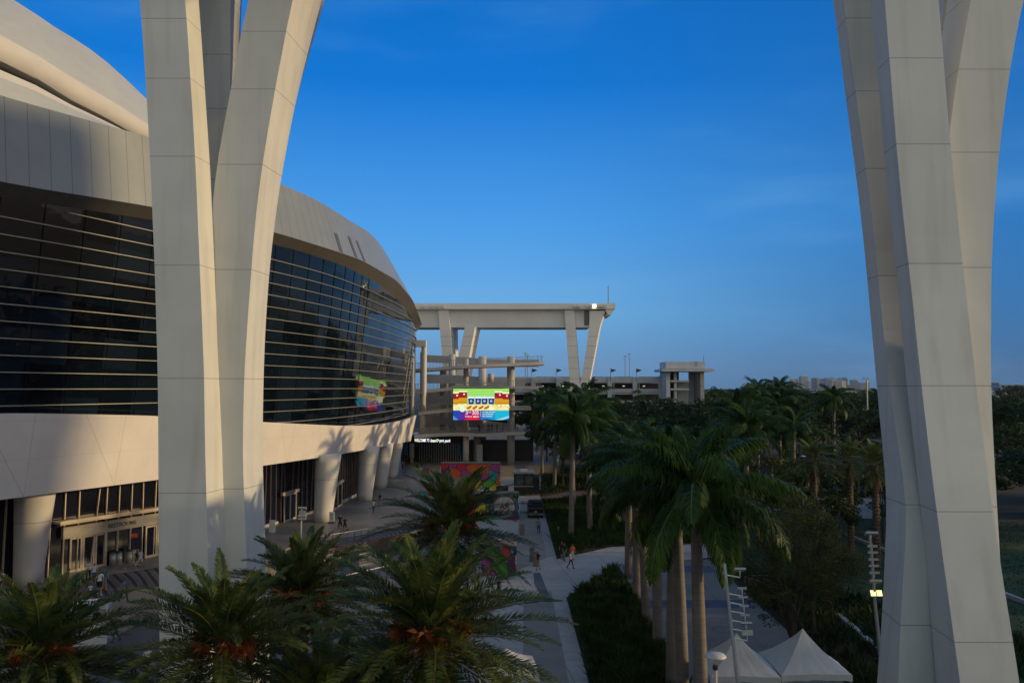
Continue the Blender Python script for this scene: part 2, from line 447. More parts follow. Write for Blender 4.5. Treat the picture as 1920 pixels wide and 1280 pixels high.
# glass wall
GL = bpy.data.materials.new('facade_glass'); GL.use_nodes = True
N = GL.node_tree.nodes; L = GL.node_tree.links; b = N['Principled BSDF']
b.inputs['Roughness'].default_value = 0.03; b.inputs['IOR'].default_value = 1.5; b.inputs['Specular IOR Level'].default_value = 0.38
uv = N.new('ShaderNodeUVMap'); mp = N.new('ShaderNodeMapping'); mp.inputs['Scale'].default_value = (1/3.0, 1/2.3, 1)
L.new(uv.outputs[0], mp.inputs[0])
fl = N.new('ShaderNodeVectorMath'); fl.operation = 'FLOOR'; L.new(mp.outputs[0], fl.inputs[0])
wn = N.new('ShaderNodeTexWhiteNoise'); wn.noise_dimensions = '3D'; L.new(fl.outputs[0], wn.inputs['Vector'])
cr = N.new('ShaderNodeMix'); cr.data_type = 'RGBA'; cr.inputs[6].default_value = (0.002, 0.0035, 0.006, 1); cr.inputs[7].default_value = (0.008, 0.016, 0.028, 1)
L.new(wn.outputs['Value'], cr.inputs[0]); L.new(cr.outputs[2], b.inputs['Base Color'])
# each pane sits at a slightly different angle, and bows a little
g = N.new('ShaderNodeNewGeometry')
vm = N.new('ShaderNodeVectorMath'); vm.operation = 'SUBTRACT'; vm.inputs[1].default_value = (0.5,0.5,0.5); L.new(wn.outputs['Color'], vm.inputs[0])
vs = N.new('ShaderNodeVectorMath'); vs.operation = 'SCALE'; vs.inputs['Scale'].default_value = 0.022; L.new(vm.outputs[0], vs.inputs[0])
va = N.new('ShaderNodeVectorMath'); va.operation = 'ADD'; L.new(g.outputs['Normal'], va.inputs[0]); L.new(vs.outputs[0], va.inputs[1])
nn = N.new('ShaderNodeVectorMath'); nn.operation = 'NORMALIZE'; L.new(va.outputs[0], nn.inputs[0])
ns = N.new('ShaderNodeTexNoise'); ns.inputs['Scale'].default_value = 0.5; tcg = N.new('ShaderNodeTexCoord'); L.new(tcg.outputs['Object'], ns.inputs['Vector'])
bp = N.new('ShaderNodeBump'); bp.inputs['Strength'].default_value = 0.05; bp.inputs['Distance'].default_value = 0.3
L.new(ns.outputs['Fac'], bp.inputs['Height']); L.new(nn.outputs[0], bp.inputs['Normal']); L.new(bp.outputs[0], b.inputs['Normal'])
gw = strip(glB, cD, 'glass_wall', GL, st)
BAR = mat('sunshade_metal', (0.30, 0.295, 0.225), 0.4, 0.05, metal=0.2)
MUL = mat('mullion_metal', (0.010, 0.010, 0.010), 0.8, 0.05, spec=0.1)
for k in range(-4, 13):
    zk = 16.42+1.125*k; segs = []
    mb = MB(); ring_prev = None
    for i in range(len(A)):
        s_ = (zk-glB[i].z)/(cD[i].z-glB[i].z)
        if 0.03 < s_ < 0.975 and 20 < A[i].y < 200:
            p = glB[i].lerp(cD[i], s_); n = NRM[i]
            ring = [p+n*0.003+Vector((0,0,-0.022)), p+n*0.22+Vector((0,0,-0.03)), p+n*0.22+Vector((0,0,0.03)), p+n*0.003+Vector((0,0,0.022))]
            if ring_prev: mb.rings([ring_prev, ring], 0, True, False)
            ring_prev = ring
        else:
            ring_prev = None
            if len(mb.v) > 16: mb.build('sunshade_bar', BAR, gw)
            mb = MB()
    if mb.v: mb.build('sunshade_bar', BAR, gw)
for i in range(0, len(A), 2):
    if not 36 < A[i].y < 103: continue
    t = Vector((-NRM[i].y, NRM[i].x, 0)); n = NRM[i]; a = glB[i]; b_ = cD[i]
    mb = MB(); mb.rings([[a-t*0.022, a-t*0.022+n*0.05, a+t*0.022+n*0.05, a+t*0.022], [b_-t*0.022, b_-t*0.022+n*0.05, b_+t*0.022+n*0.05, b_+t*0.022]])
    mb.build('mullion', MUL, gw)
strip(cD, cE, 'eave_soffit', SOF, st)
# thin dark shadow gap strip at head of glass
PAN = mat('metal_roof_panel', (0.255, 0.285, 0.265), 0.45, 0.05, 0.4, metal=0.25); lines(PAN, 'u', 1.5, 0.05, strength=0.55)
fb = strip(cE, cF, 'upper_panel_wall', PAN, st)
LOUV = mat('louvre_grey', (0.13, 0.13, 0.135), 0.5, 0.1, metal=0.4)
def on_wall(a, b, px, s_):
    best = min((i for i in range(len(a)-1) if 20 < a[i].y < 139), key=lambda i: abs(pix(a[i].lerp(b[i], s_))[0]-px))
    return best
for px in (629, 658, 668.5):
    i = min((i for i in range(len(A)) if 20 < A[i].y < 139), key=lambda i: abs(pix(cE[i].lerp(cF[i], 0.3))[0]-px))
    f = 0.5
    q = []
    for (di, s_) in ((-0.28,0.02),(0.28,0.02),(0.28,0.5 if px > 640 else 0.42),(-0.28,0.5 if px > 640 else 0.42)):
        a0 = cE[i].lerp(cE[i+1], 0.5+di); b0 = cF[i].lerp(cF[i+1], 0.5+di); q.append(a0.lerp(b0, s_)+NRM[i]*0.05)
    mb = MB(); mb.rings([[p-NRM[i]*0.15 for p in q], q]); mb.build('louvre', LOUV, st)
# roof deck behind the panel wall
capi = [p+n*-30+Vector((0,0,-0.6)) for p, n in zip(cF, NRM)]
strip([p+Vector((0,0,-0.4)) for p in cF], [Vector((p.x, p.y, 34.5)) for p in capi], 'roof_deck', GREYMET, st)
# retractable roof, upper left: (upper edge, crease, fascia bottom, recess, lit strip, lower surface)
RF = mat('roof_membrane', (0.50, 0.50, 0.42), 0.6, 0.04, 0.3, stain=0.1)
cols = [-260, -130, 0, 67, 101, 134, 168, 201, 235, 262, 300, 340]
def curve(pts, Y, dz=0): 
    xs = [p[0] for p in pts]; ys = [p[1] for p in pts]
    def ip(x):
        if x < xs[0]: return ys[0]+(x-xs[0])*(ys[1]-ys[0])/(xs[1]-xs[0])*0.8
        if x > xs[-1]: return ys[-1]+(x-xs[-1])*(ys[-1]-ys[-2])/(xs[-1]-xs[-2])
        return np.interp(x, xs, ys)
    return [at(x, ip(x), Y+ (x*0.03)) + Vector((0,0,dz)) for x in cols]
rU = curve([(0,-16),(28.5,0),(101,50),(158,84),(215,128),(248.6,161),(274,185),(300,209)], 96)
rC = curve([(0,65.5),(34,81),(101,124),(168,165),(235,205),(275,232),(300,248)], 84)
rFb = curve([(0,114),(67,146),(134,188),(201,222),(235,242),(277,262),(300,272)], 82)
rRe = [p+Vector((-0.9*1.6, 3.0, 0)) for p in rFb]
rS1 = curve([(0,131),(67,160),(134,197),(168,213),(205,231),(235,246),(277,270),(300,282)], 80)
rS2 = curve([(0,145),(67,171),(134,203),(168,218),(205,234),(235,250),(277,275),(300,287)], 79.5)
rL = curve([(0,200),(67,215),(134,228),(168,236),(205,246),(235,258),(277,280),(300,292)], 76)
def loft(curves, name, m):
    mb = MB()
    for a, b_ in zip(curves, curves[1:]):
        for i in range(len(a)-1): mb.face([a[i], a[i+1], b_[i+1], b_[i]])
    o = mb.build(name, m, st)
    import bmesh
    bm = bmesh.new(); bm.from_mesh(o.data); bmesh.ops.remove_doubles(bm, verts=bm.verts, dist=0.001)
    for f in bm.faces: f.smooth = name in ('roof_shell', 'lower_roof', 'roof_edge_beam', 'roof_track_rail')
    bmesh.ops.recalc_face_normals(bm, faces=bm.faces); bm.to_mesh(o.data); bm.free(); return o
loft([[p+Vector((-18,30,1.0)) for p in rU], [p+Vector((-2,5,0.6)) for p in rU], rU, rC], 'roof_shell', RF)
loft([rC, rFb, rRe], 'roof_edge_beam', mat('roof_edge', (0.62, 0.57, 0.48), 0.6, 0.04, 0.4))
loft([rRe, [p+Vector((-1,2,0)) for p in rS1], rS1], 'roof_track_recess', DARKMET)
loft([rS1, rS2, ], 'roof_track_rail', mat('roof_edge', (0.6,0.6,0.6)))
loft([rS2, rL], 'lower_roof', RF)
# cones
def colm(px, py, rb, rt, lab):
    p = gz(px, py, 2.0); p.y += rb*.9; p.x += rb*.9*(px-960)/F; i = min(range(len(A)), key=lambda i: (A[i]-Vector((p.x,p.y,0))).length)
    n = NRM[i]; zt = cA[i].z+0.3
    mb = MB(); R_ = []
    for t in np.linspace(0, 1, 9):
        r = rb+(rt-rb)*t**1.15; c = Vector((p.x, p.y, 2.0+(zt-2.0)*t))+n*(0.55*t)
        R_.append([c+Vector((cos(a)*r, sin(a)*r, 0)) for a in [2*pi*j/40 for j in range(40)]])
    mb.rings(R_); o = mb.build('column', COLM, st, smooth=True)
COLM = mat('column_white', (0.58, 0.57, 0.54), 0.65, 0.05, 0.5, stain=0.1); lines(COLM, 'z', 0, 0.03, zs=[6.6], strength=0.5)
for (px, py) in ((52,1098),(390,1030),(605,979),(683,938),(712,916),(733,896)):
    colm(px, py, 0.98, 1.42, '')
p = gz(-300, 1180, 2.0)
# ground storey wall
GW = mat('storefront_glass', (0.006, 0.008, 0.02), 0.12, 0.3, 0.3, spec=0.5)
wi = [i for i in range(len(A)) if 20 < A[i].y < 175]
wB = [Vector((q.x, q.y, 2.0)) for q in wl]
wT = [Vector((q.x, q.y, p.z)) for p, q in zip(cA, wl)]
gs = strip(wB, wT, 'storefront_wall', GW, st, smooth=False, i0=wi[0], i1=wi[-1])
FRM = mat('champagne_frame', (0.55, 0.47, 0.34), 0.45, 0.05, metal=0.15)
FRD = mat('bronze_frame', (0.20, 0.18, 0.15), 0.45, 0.05, metal=0.15)
rr = random.Random(5)
j = 0
for k in range(98):
    s0 = AS[wi[0]]+8+k*1.12
    s1 = s0 + rr.choice((0.0, 0.15, -0.12, 0.7, -0.6, 0.45, 0.1))
    if s0 > AS[wi[-1]]-2: break
    def pp(s_, top):
        i = int(np.interp(s_, AS, range(len(AS)))); i = min(i, len(A)-2); f = (s_-AS[i])/(AS[i+1]-AS[i])
        return ((wT if top else wB)[i].lerp((wT if top else wB)[i+1], f))+NRM[i]*0.01, NRM[i]
    a, n = pp(s0, False); b_, _ = pp(s1, True); far_ = a.y > 74; t = Vector((-n.y, n.x, 0))*(0.026 if far_ else 0.042)
    mb = MB(); mb.rings([[a-t, a-t+n*0.16, a+t+n*0.16, a+t], [b_-t, b_-t+n*0.16, b_+t+n*0.16, b_+t]]); mb.build('slanted_mullion', FRD if far_ else FRM, gs)
# curb along the wall
mb = MB()
for i in range(wi[0], wi[-1]):
    for_ = (wl[i]+NRM[i]*0.25, wl[i+1]+NRM[i+1]*0.25, wl[i+1]+NRM[i+1]*0.02, wl[i]+NRM[i]*0.02)
    if not (57 < A[i].y < 80 or 84 < A[i].y < 90 or 96 < A[i].y < 100): mb.prism([(q.x,q.y) for q in for_], 2.0, 2.28)
mb.build('wall_plinth', CONC, st)
# doors
def door(px0, py0, px1, py1, n, h, parent, header=0.0):
    a = gz(px0, py0, 2.0); b_ = gz(px1, py1, 2.0); d = (b_-a); L_ = d.length; ang = atan2(d.y, d.x)
    out_ = Vector((d.y, -d.x, 0)).normalized()
    for k in range(n):
        t0 = k/n; w_ = L_/n; o_ = a+d*t0+out_*0.18
        fr = MB()
        fr.box(0.02, 0.16, -0.06, 0.06, 0, h, rot=ang, org=o_); fr.box(w_-0.16, w_-0.02, -0.06, 0.06, 0, h, rot=ang, org=o_)
        fr.box(0.161, w_-0.161, -0.05, 0.05, h-0.15, h, rot=ang, org=o_); fr.box(0.161, w_-0.161, -0.05, 0.05, 0, 0.2, rot=ang, org=o_)
        do = fr.build('door', FRM, parent)
        g_ = MB(); g_.box(0.162, w_-0.162, -0.015, 0.015, 0.201, h-0.151, rot=ang, org=o_); g_.build('pane', GW, do)
    if header:
        hb = MB(); hb.box(-0.6, L_+0.5, -0.16, 0.12, h+0.01, h+header, rot=ang, org=a+out_*0.2); hb.build('door_header', FRH, parent)
    return a, ang, L_, out_
FRH = mat('entry_header', (0.42, 0.38, 0.30), 0.55, 0.06, metal=0.1)
a, ang, L_, o_ = door(126, 1073, 197, 1059, 3, 2.7, st)
door(268, 1046, 312, 1036, 2, 2.7, st)
en0 = gz(110, 1077, 2.0); en1 = gz(330, 1032, 2.0); d = en1-en0; ang = atan2(d.y, d.x); oo = Vector((d.y,-d.x,0)).normalized()
hb = MB(); hb.box(0, d.length, 0.0, 0.35, 2.75, 3.65, rot=ang, org=en0+oo*0.45); hdr = hb.build('door_header', FRH, st)
hb = MB(); hb.box(-0.8, d.length, -0.9, 0.34, 4.05, 4.22, rot=ang, org=en0+oo*0.45)
hb.box(-0.8, d.length, -0.92, -0.85, 4.0, 4.3, rot=ang, org=en0+oo*0.45); hb.build('entry_canopy', FRM, st)
tx = inst('header_lettering', text_mesh('RESTROOMS', 0.45, 0.01, DARKMET, 0.005), hdr)
tp = en0+d*0.47+oo*0.47; tx.location = (tp.x, tp.y, 2+3.2); tx.rotation_euler = (radians(90), 0, ang)
door(529, 979, 552, 971, 2, 2.9, st, 0.35)
door(622, 957, 638, 946, 2, 2.8, st, 0.3)
# dark walls closing the rear and ends so nothing shows through
mb = MB()
back = [Vector((p.x, p.y, 0)) for p in off(-30)]
for i in range(0, len(A)-1, 3):
    j = min(i+3, len(A)-1); a = back[i]; b_ = back[j]
    mb.face([(a.x,a.y,0),(b_.x,b_.y,0),(b_.x,b_.y,34.4),(a.x,a.y,34.4)])
mb.build('inner_wall', DARKMET, st)

# ------------------------------------------------------------ far track: beam and two pylons
FW = mat('far_pylon_white', (0.72, 0.71, 0.67), 0.7, 0.04, 0.2, stain=0.08); lines(FW, 'z', 0, 0.07, zs=[18.6, 21, 23.5, 26.2, 28.4], strength=0.35)
YF = 185.0
def fl_(rows, Y0, d, name, parent, shift=0.6):
    rs = []
    for (xl, xr, y) in rows:
        p = at(xl, y, Y0); q = at(xr, y, Y0)
        rs.append([p, q, Vector((q.x+shift, q.y+d, q.z)), Vector((p.x+shift, p.y+d, p.z))])
    mb = MB(); mb.rings(rs[::-1]); return mb.build(name, FW, parent)
fb = thing('track_beam', 'long white roof track beam spanning two V pylons in the distance', 'beam', (0,0,0))
mb = MB(); a = at(640, 580.5, YF); b_ = at(1106, 613.5, YF); mb.box(a.x, b_.x, YF+0.4, YF+8, b_.z, a.z); mb.build('girder', FW, fb)
a = at(640, 569.5, YF); b_ = at(1152.5, 580.3, YF)
mb = MB(); mb.prism([(a.x, YF-1.2), (b_.x, YF-1.2), (b_.x, YF+9.5), (a.x, YF+9.5)], b_.z, a.z); mb.build('beam_cap', FW, fb)
a = at(1135, 581, YF-1); b_ = at(1151, 590, YF-1); mb = MB(); mb.rings([[(b_.x-1.3,YF-1,b_.z),(b_.x-0.6,YF-1,b_.z),(b_.x-0.6,YF+9,b_.z),(b_.x-1.3,YF+9,b_.z)],[(a.x,YF-1,a.z+.1),(b_.x+0.1,YF-1,a.z+.1),(b_.x+.1,YF+9,a.z+.1),(a.x,YF+9,a.z+.1)]]); mb.build('beam_end', FW, fb)
a = at(1095.5, 581.5, YF); b_ = at(1105, 609, YF); mb = MB(); mb.box(a.x, b_.x, YF+0.2, YF+0.38, b_.z, a.z); mb.build('vent', LOUV, fb)
for px in (793, 808, 819, 830, 1078, 1085, 1101, 1108, 1114, 1121, 1128, 1135):
    a = at(px, 569, YF-1.35); mb = MB(); mb.box(a.x-0.35, a.x+0.35, YF-1.7, YF-1.25, a.z-0.9, a.z-0.3); mb.tube([(a.x, YF-1.45, a.z-0.9),(a.x, YF-1.2, a.z-1.1)], 0.06, 5); mb.build('floodlight', WMET if px != 1114 else mat('lit_flood', (0.9,0.9,0.7), emit=(1,0.95,0.6), estr=3), fb)
a = at(1140.5, 570, YF+2); b_ = at(1140.5, 536, YF+2); mb = MB(); mb.tube([a, b_], 0.12, 6); mb.build('lightning_rod', GREYMET, fb)
p1 = thing('v_shaped_pylon', 'left distant V-shaped white pylon, half hidden by the curved ramps', 'pylon', group='far roof track pylons')
fl_([(822,841,580.6),(824,843.5,613),(829,848,664),(832,852,690),(836,856,760),(838,858,850)], YF-0.6, 3.0, 'leg', p1)
fl_([(871.5,890.5,613),(866,885,640),(860,880,667),(854,872,710),(850,867,760),(848,864,850)], YF-0.6, 3.0, 'leg', p1, 1.2)
fl_([(844,852,613),(849,853,664),(850,858,720),(850,860,850)], YF+6, 3.0, 'leg', p1)
p2 = thing('v_shaped_pylon', 'right distant V-shaped white pylon standing clear against the sky at the beam end', 'pylon', group='far roof track pylons')
fl_([(1058.5,1076.3,580.6),(1060.5,1078.5,613),(1063.5,1082,650),(1066,1085,690),(1069,1087,720),(1071,1089,850)], YF-0.6, 3.0, 'leg', p2, 0.4)
fl_([(1105.5,1136,582),(1105.3,1132,590),(1104.8,1126.5,605),(1103.5,1123,620),(1099,1116.5,655),(1093,1109.5,692),(1087,1104,722),(1083,1100,760),(1080,1098,850)], YF-0.55, 3.0, 'leg', p2, 0.6)

# ------------------------------------------------------------ unseen buildings added outside the frame for their shade
ng = thing('added_parking_structure', 'unseen pale concrete parking structure added under the viewpoint to darken the low ground', 'garage', (0,0,0))  # added behind the camera to dim the lower pylons, palms and paving
for k in range(5):
    mb = MB(); mb.box(-46, 78, -60, -2.6, 0.4+3.15*k, 0.75+3.15*k); mb.build('deck', CONC, ng)
    mb = MB(); mb.box(-46, 78, -2.55, -2.3, 0.45+3.15*k, 1.75+3.15*k); mb.build('parapet', CONC, ng)
mb = MB(); mb.box(-45, 77, -50, -8, 0.0, 12.9); mb.build('inner_wall', DARKMET, ng)
hr = thing('shade_tower', 'tall unseen tower added right of the frame to shade the near end of the stadium', 'tower', (126, 42.5, 0))  # added to block the sun from the near-left stadium end
mb = MB(); mb.box(-8, 8, -6.5, 6.5, 0, 60); mb.build('wall', mat('brown_brick', (0.12,0.10,0.085), 0.85), hr)
for k in range(16):
    mb = MB(); mb.box(-8.12, -8.004, -5.8, 5.8, 2.2+3.6*k, 4.0+3.6*k); mb.build('window_band', GW, hr)
# ------------------------------------------------------------ ground and paving
def sheet(name, poly, z, m, kind='structure'):
    mb = MB(); mb.face([(p[0], p[1], z) for p in poly]); o = mb.build(name, m); o['kind'] = kind; return o
EARTH = mat('earth_green', (0.018, 0.026, 0.012), 0.95, 0.3, 0.02, col2=(0.026, 0.03, 0.016))
sheet('ground', [(-9000,-200),(9000,-200),(9000,12000),(-9000,12000)], -0.05, EARTH)
PAV = mat('paving_concrete', (0.40, 0.385, 0.355), 0.8, 0.10, 0.35, bump=0.15, bscale=10, stain=0.3, detail=8)
lines(PAV, 'xy', 4.5, 0.05, 0.12, strength=0.6)
PLZ = mat('plaza_concrete', (0.20, 0.185, 0.165), 0.42, 0.14, 0.25, detail=8)
lines(PLZ, 'xy', 6.0, 0.05, 0.3, strength=0.4)
WALK = mat('walk_concrete', (0.25, 0.235, 0.205), 0.8, 0.08, 0.5, detail=8)
PTH = mat('path_concrete', (0.19,0.185,0.17), 0.8, 0.12, 0.4, detail=8); lines(PTH, 'xy', 4.0, 0.05, 0.0, strength=0.5)
BAND = mat('walk_border', (0.30,0.30,0.30), 0.8, 0.08, 0.5); lines(BAND, 'xy', 1.5, 0.03, strength=0.5)
BLUEP = mat('blue_paving', (0.075, 0.095, 0.155), 0.8, 0.1, 0.6)
DKSLOT = mat('dark_paving', (0.09, 0.11, 0.13), 0.8, 0.1, 0.6)
MULCH = mat('mulch_brown', (0.05, 0.028, 0.018), 0.95, 0.3, 3.0)
LAWN = mat('lawn_green', (0.022, 0.05, 0.014), 0.95, 0.25, 1.2, col2=(0.03, 0.06, 0.018), detail=8)
sheet('pavement', [(-34,2),(9.9,2),(10.0,35),(4.3,36),(4.3,64.0),(9.6,74.5),(22,80),(22,86),(10.3,84),(4.3,78),(4.3,130),(8,150),(12,200),(-34,200)], 0.0, PAV)
sheet('path', [(10.2,2),(18.2,2),(19.0,78),(9.9,76)], 0.004, PTH)
for k, (y0, y1) in enumerate(((42.0,46.6),(61.0,63.2),(72.5,75.2))):
    sheet('paving_stripe', [(10.25-0.005*k,y0),(14.2,y0),(14.2,y1),(10.25,y1)] if k == 0 else [(10.2,y0),(18.3,y0),(18.35,y1),(10.15,y1)], 0.008, BLUEP)
sheet('pavement', [(-34,2),(-3,2),(-3,62),(-6,90),(-34,90)], 0.004, PTH)
sheet('walkway', [(0.5,40),(3.2,40),(3.2,66),(0.9,63)], 0.008, WALK)
sheet('walkway', [(0.15,72.5),(3.45,79),(3.45,118),(1.3,118)], 0.008, WALK)
sheet('walkway_border', [(3.5,79),(4.25,79.5),(4.25,118),(3.5,118)], 0.008, BAND)
sheet('paving_slot', [(1.9,68.0),(2.55,62.6),(3.1,62.6),(2.5,72.4),(1.9,72.4)], 0.012, DKSLOT)
sheet('plaza_path', [(30,105),(56,100),(60,118),(34,126)], 0.0, PTH)
sheet('plaza_path', [(24,130),(50,128),(52,133),(24,136)], 0.0, PTH)
sheet('plaza_path', [(4.3,118.3),(9.8,123.5),(18,128),(18,131.5),(9,128),(4.3,122)], 0.004, mat('reddish_paving', (0.16,0.105,0.09), 0.8))
# planting beds
BED = [[(4.35,20),(9.7,20),(9.5,64),(9.3,73.6),(4.5,63.6)], [(4.4,79),(10.3,84.4),(22,86.5),(22,126),(4.4,116)], [(18.5,30),(40,30),(40,45),(19.6,74)], [(4.4,123),(9,129),(20,132),(20,160),(6,160)], [(-9.5,100),(-9.5,104),(-6,104),(-6,100)]]
for b_ in BED[:4]: sheet('planting_bed', b_, 0.006, MULCH)
sheet('lawn', [(22.5,45),(42,30),(90,30),(90,97),(30,103),(23,96)], 0.02, LAWN)
def curbline(pts, w_, name, label):
    mb = MB()
    for a, b_ in zip(pts, pts[1:]):
        a = Vector((*a,0)); b_ = Vector((*b_,0)); d = (b_-a).normalized(); n = Vector((-d.y,d.x,0))*w_/2
        mb.prism([tuple((a-n)[:2]), tuple((b_-n)[:2]), tuple((b_+n)[:2]), tuple((a+n)[:2])], 0.0, 0.35)
    return tag(mb.build(name, CONC), label, 'kerb')
def gx(px, py, z=0): p = gz(px, py, z); return (p.x, p.y)
curbline([gx(1572,1158), gx(1600,1182), gx(1650,1226)], 0.35, 'seat_wall', 'pale low seat wall along the planting, left of the right pylon')
curbline([gx(1588,1005), gx(1625,1021), gx(1700,1050), gx(1880,1116), gx(1990,1160)], 0.25, 'lawn_kerb', 'thin pale kerb running across the dark lawn behind the right pylon')
# upper plaza
edge = [(-60,-20),(-23.5,2),(-23.2,40),(-23,64),(-20.5,73.2),(-14.8,79.6),(-9.8,88),(-7,98),(-7,148),(9,152),(9,199.9),(-60,199.9)]
mb = MB(); mb.prism(edge, -0.04, 2.0); struct(mb.build('plaza', PLZ))
STRIPE = mat('striped_paving', (0.10, 0.05, 0.035), 0.7, 0.1, 1.0)
N = STRIPE.node_tree.nodes; L = STRIPE.node_tree.links
uvn = N.new('ShaderNodeUVMap'); se = N.new('ShaderNodeSeparateXYZ'); L.new(uvn.outputs[0], se.inputs[0])
ma = N.new('ShaderNodeMath'); ma.operation = 'MULTIPLY_ADD'; ma.inputs[1].default_value = 0.35; L.new(se.outputs[1], ma.inputs[0]); L.new(se.outputs[0], ma.inputs[2])
fr = N.new('ShaderNodeMath'); fr.operation = 'FRACT'; mu = N.new('ShaderNodeMath'); mu.operation = 'MULTIPLY'; mu.inputs[1].default_value = 1.3
L.new(ma.outputs[0], mu.inputs[0]); L.new(mu.outputs[0], fr.inputs[0])
rp = N.new('ShaderNodeValToRGB'); rp.color_ramp.interpolation = 'CONSTANT'
e = rp.color_ramp.elements; e[0].color = (0.02,0.02,0.03,1); e[0].position = 0; e[1].position = 0.4; e[1].color = (0.24,0.06,0.04,1)
x = e.new(0.55); x.color = (0.03,0.12,0.11,1); x = e.new(0.8); x.color = (0.10,0.11,0.16,1)
L.new(fr.outputs[0], rp.inputs[0]); L.new(rp.outputs[0], N['Principled BSDF'].inputs['Base Color'])
def uvband(name, p, q, z):
    mb = MB(); d = 0
    for i in range(len(p)-1):
        s_ = (Vector(p[i+1])-Vector(p[i])).length
        mb.face([(*q[i],z),(*q[i+1],z),(*p[i+1],z),(*p[i],z)], 0, [(d,0),(d+s_,0),(d+s_,3),(d,3)]); d += s_
    return struct(mb.build(name, STRIPE))
uvband('striped_paving', [gx(*c, 2) for c in ((60,1105),(150,1085),(218,1065),(300,1076),)][:2]+[gx(300,1063,2), gx(420,1036,2)], [gx(60,1150,2), gx(150,1128,2), gx(300,1098,2), gx(430,1068,2)], 2.004)
uvband('striped_paving', [gx(585,1016,2), gx(690,1000,2), gx(800,975,2)], [gx(640,1024,2), gx(700,1012,2), gx(800,990,2)], 2.004)
# ramp and steps from the plaza to the lower pavement
STEP = mat('step_concrete', (0.27,0.26,0.25), 0.8, 0.1, 0.8)
a = Vector((-20.5,73.2,0)); b_ = Vector((-14.8,79.6,0)); d = b_-a; ang = atan2(d.y, d.x)
mb = MB()
for k in range(12):
    mb.box(0.3, d.length-0.3, -0.34*(k+1)+0.003*(k>0), -0.34*k-0.003, 0.0, 2.0-0.165*(k+1), rot=ang, org=a)
o = mb.build('stair', STEP); o['kind'] = 'structure'
RAIL = mat('rail_metal', (0.52, 0.46, 0.38), 0.35, 0.05, metal=0.4)
def handrail(p, q, z0, z1, n, label, bars=3, hgt=1.07):
    t = thing('handrail', label, 'handrail', (p[0], p[1], z0), 0, 'handrails by the plaza steps')
    P0 = Vector((0,0,0)); P1 = Vector((q[0]-p[0], q[1]-p[1], z1-z0))
    mb = MB(); mb.tube([P0+Vector((0,0,hgt)), P1+Vector((0,0,hgt))], 0.045, 8); mb.build('top_rail', RAIL, t)
    for k in range(n+1):
        c = P0.lerp(P1, k/n); mb = MB(); mb.tube([c, c+Vector((0,0,hgt-0.01))], 0.025, 6); mb.build('post', DARKMET, t)
    for j in range(bars):
        mb = MB(); zz = 0.25+j*0.25; mb.tube([P0+Vector((0,0,zz)), P1+Vector((0,0,zz))], 0.012, 5); mb.build('rail_wire', DARKMET, t)
handrail(gx(581,1031,2), gx(690,1012,2), 2, 2, 8, 'top handrail at the edge of the upper plaza, behind the palms')
handrail(gx(598,1075,0), gx(690,1058,0), 0, 0, 7, 'middle handrail with a person walking behind it')
handrail(gx(586,1108,0), gx(626,1100,0), 0, 0, 3, 'short lower handrail left of the tall pale post')
handrail(gx(647,1103,0), gx(740,1080,0), 0, 0, 6, 'lower handrail starting at the tall pale post between palms')
mb = MB(); p = gz(640, 1052, 1.5); mb.box(p.x-0.05, p.x+1.55, p.y, p.y+0.1, 0.0, 2.2)
t = tag(mb.build('steel_gate', mat('gate_slate', (0.10,0.14,0.18), 0.5, 0.1)), 'slate blue steel panel gate beside the middle handrail', 'gate')
# manhole rings
for (px, py, z) in ((267,1148,2.0),(1357,1180,0.0)):
    p = gz(px, py, z); mb = MB(); n = 36
    for r0, r1 in ((0.52,0.58),):
        for k in range(n):
            a0 = 2*pi*k/n; a1 = 2*pi*(k+1)/n
            mb.face([(p.x+cos(a0)*r0*1.3,p.y+sin(a0)*r0*1.3,z+0.013),(p.x+cos(a0)*r1*1.3,p.y+sin(a0)*r1*1.3,z+0.013),(p.x+cos(a1)*r1*1.3,p.y+sin(a1)*r1*1.3,z+0.013),(p.x+cos(a1)*r0*1.3,p.y+sin(a1)*r0*1.3,z+0.013)])
    mb.prism([(p.x-.06,p.y-.06),(p.x+.06,p.y-.06),(p.x+.06,p.y+.06),(p.x-.06,p.y+.06)], z+0.005, z+0.013)
    struct(mb.build('manhole_ring', DARKMET))

